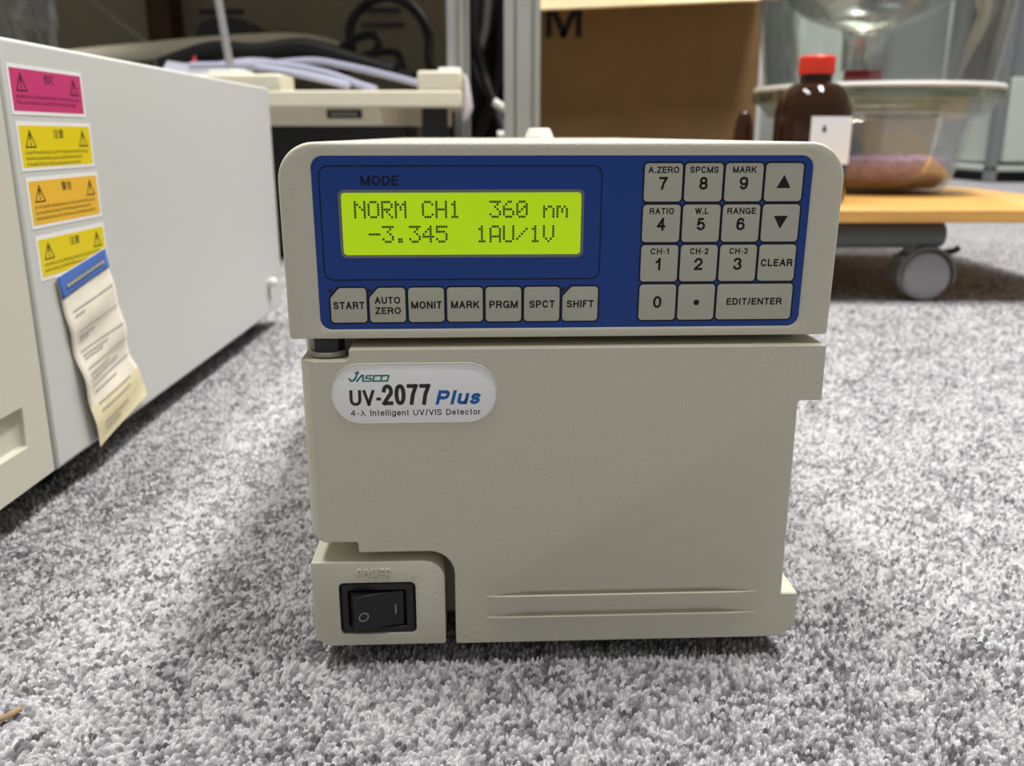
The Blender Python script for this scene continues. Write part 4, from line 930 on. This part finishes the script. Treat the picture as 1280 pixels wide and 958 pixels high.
# gel in the bowl (uncountable granules)
bm = bmesh.new(); rg = random.Random(2)
zg = zz(200, -Rbt) ; zg = max(.02, zg)
Rg = Rbt + .0035
rows = []
for k in range(15):
    r = max(.0004, Rg * k / 14); rows.append([((r) * math.cos(2 * math.pi * i / 90), r * math.sin(2 * math.pi * i / 90), max(.026, zg) + .0035 * rg.random() - .004 * (k == 14)) for i in range(90)])
rows.append([((Rbt - .002) * math.cos(2 * math.pi * i / 90), (Rbt - .002) * math.sin(2 * math.pi * i / 90), .0165) for i in range(90)])
add_loft(bm, rows, True, True); g = link('silica_gel', from_bm(bm, False), M['gel'], smooth=80); g.location = ds.location
tag(g, 'violet silica gel granules lying in the bottom of the glass desiccator', 'silica gel', kind='stuff')
bm = bmesh.new(); add_lathe(bm, [(Rbt - .010, .0068), (Rbt - .004, .0125), (Rbt - .0025, .0163), (.001, .0163)], n=60); g = link('brown_powder', from_bm(bm), M['gelbrown'], smooth=50); g.location = ds.location
tag(g, 'brown powder layer beneath the violet gel inside the desiccator', 'powder', kind='stuff')
# porcelain plate and inverted flask inside
pl_ = link('plate', lathe_me([(Rf - .026, zf - .0005), (Rf - .025, zf + .0045), (.001, zf + .0045)], n=60), M['glass'], ds, smooth=40)
fx = at(1079, 90, YD).x
fl = empty('glass_flask', (fx, YD, ZB1 + zf + .0047)); tag(fl, 'clear flask resting neck down on a dark red stopper inside the desiccator', 'flask')
link('stopper', lathe_me([(22 * kd, 0), (23 * kd, .002), (22.5 * kd, .0185), (21 * kd, .0195)], n=36), M['stopper'], fl, smooth=40)['label'] = 'dark red stopper'
zn = at(1079, 34, YD).z - ZB1 - zf - .0045
pf = [(27 * kd, .0195), (28 * kd, zn - .008), (32 * kd, zn - .002), (50 * kd, zn + .003), (75 * kd, zn + .012), (92 * kd, zn + .026), (101 * kd, zn + .045), (98 * kd, zn + .062), (70 * kd, zn + .078), (.001, zn + .084)]
pf_i = [(r - .002 if r > .003 else r, z - .002 if i > 5 else z + .001) for i, (r, z) in enumerate(pf)]
bm = bmesh.new(); add_lathe(bm, pf, n=48, cap0=False, cap1=False); add_lathe(bm, pf_i, n=48, cap0=False, cap1=False)
link('flask_glass', from_bm(bm, False), thin_glass('cloudy_flask_glass', (.93, .95, .92), .55, .22), fl, smooth=60)

# ------------------------------------------------------------ far right background
YK = 3.15
xk = at(1232, 228, YK).x
fc = empty('steel_cabinet', (xk, YK, 0)); tag(fc, 'grey steel cabinet on a dark legged frame at the far right', 'cabinet')
z0_, z1_ = at(1260, 203, YK).z, at(1260, 96, YK).z
link('lower_panel', box_me(.045, 1.3, 0, .5, z0_, z1_), M['cabgrey'], fc, bevel=.006)
link('upper_panel', box_me(.045, 1.3, .03, .5, z1_ + .002, 1.25), M['midgrey'], fc, bevel=.006)
link('base_rail', box_me(.0, 1.3, -.01, .5, z0_ - .03, z0_ - .012), M['cabgrey'], fc, bevel=.004)
link('corner_post', box_me(.0, .03, -.01, .03, -.0004, 1.25), M['midgrey'], fc, bevel=.003)
link('plinth', box_me(.05, 1.28, .03, .48, -.0004, z0_ - .03), M['skirting'], fc)
def bgbox(name, p0, p1, Y, ztop, m, label, cat, dp=.4):
    a, b = at(p0, 150, Y), at(p1, 150, Y)
    o = empty(name, ((a.x + b.x) / 2, Y, 0)); w2 = (b.x - a.x) / 2
    link('carcass', box_me(-w2, w2, 0, dp, -.0004, ztop), M[m], o, bevel=.006)
    link('door_leaf', box_me(-w2 + .01, w2 - .01, -.012, -.001, .04, ztop - .02), M[m], o, bevel=.003)
    link('handle', box_me(w2 - .06, w2 - .045, -.03, -.012, ztop * .5, ztop * .5 + .14), M['steel'], o, bevel=.002)
    tag(o, label, cat); return o
bgbox('locker', 1100, 1172, 3.7, 1.7, 'midgrey', 'slate grey locker seen through the middle of the desiccator glass', 'locker')
bgbox('locker', 985, 1060, 3.5, 1.5, 'cabgrey', 'pale grey locker seen through the glass behind the amber bottle', 'locker')

# ------------------------------------------------------------ debris on the carpet
p = [Vector((0, 0, CAMH)) + ray(x, y) * (CAMH / -ray(x, y).z) for x, y in ((-14, 906), (6, 899), (26, 888))]
o = link('straw_bit', tube_me([v + Vector((0, 0, .0005)) for v in spline(p, 4)], .0009, 8, .7), M['straw'], smooth=60)
tag(o, 'short dry straw-coloured splinter lying on the carpet near the camera', 'debris')
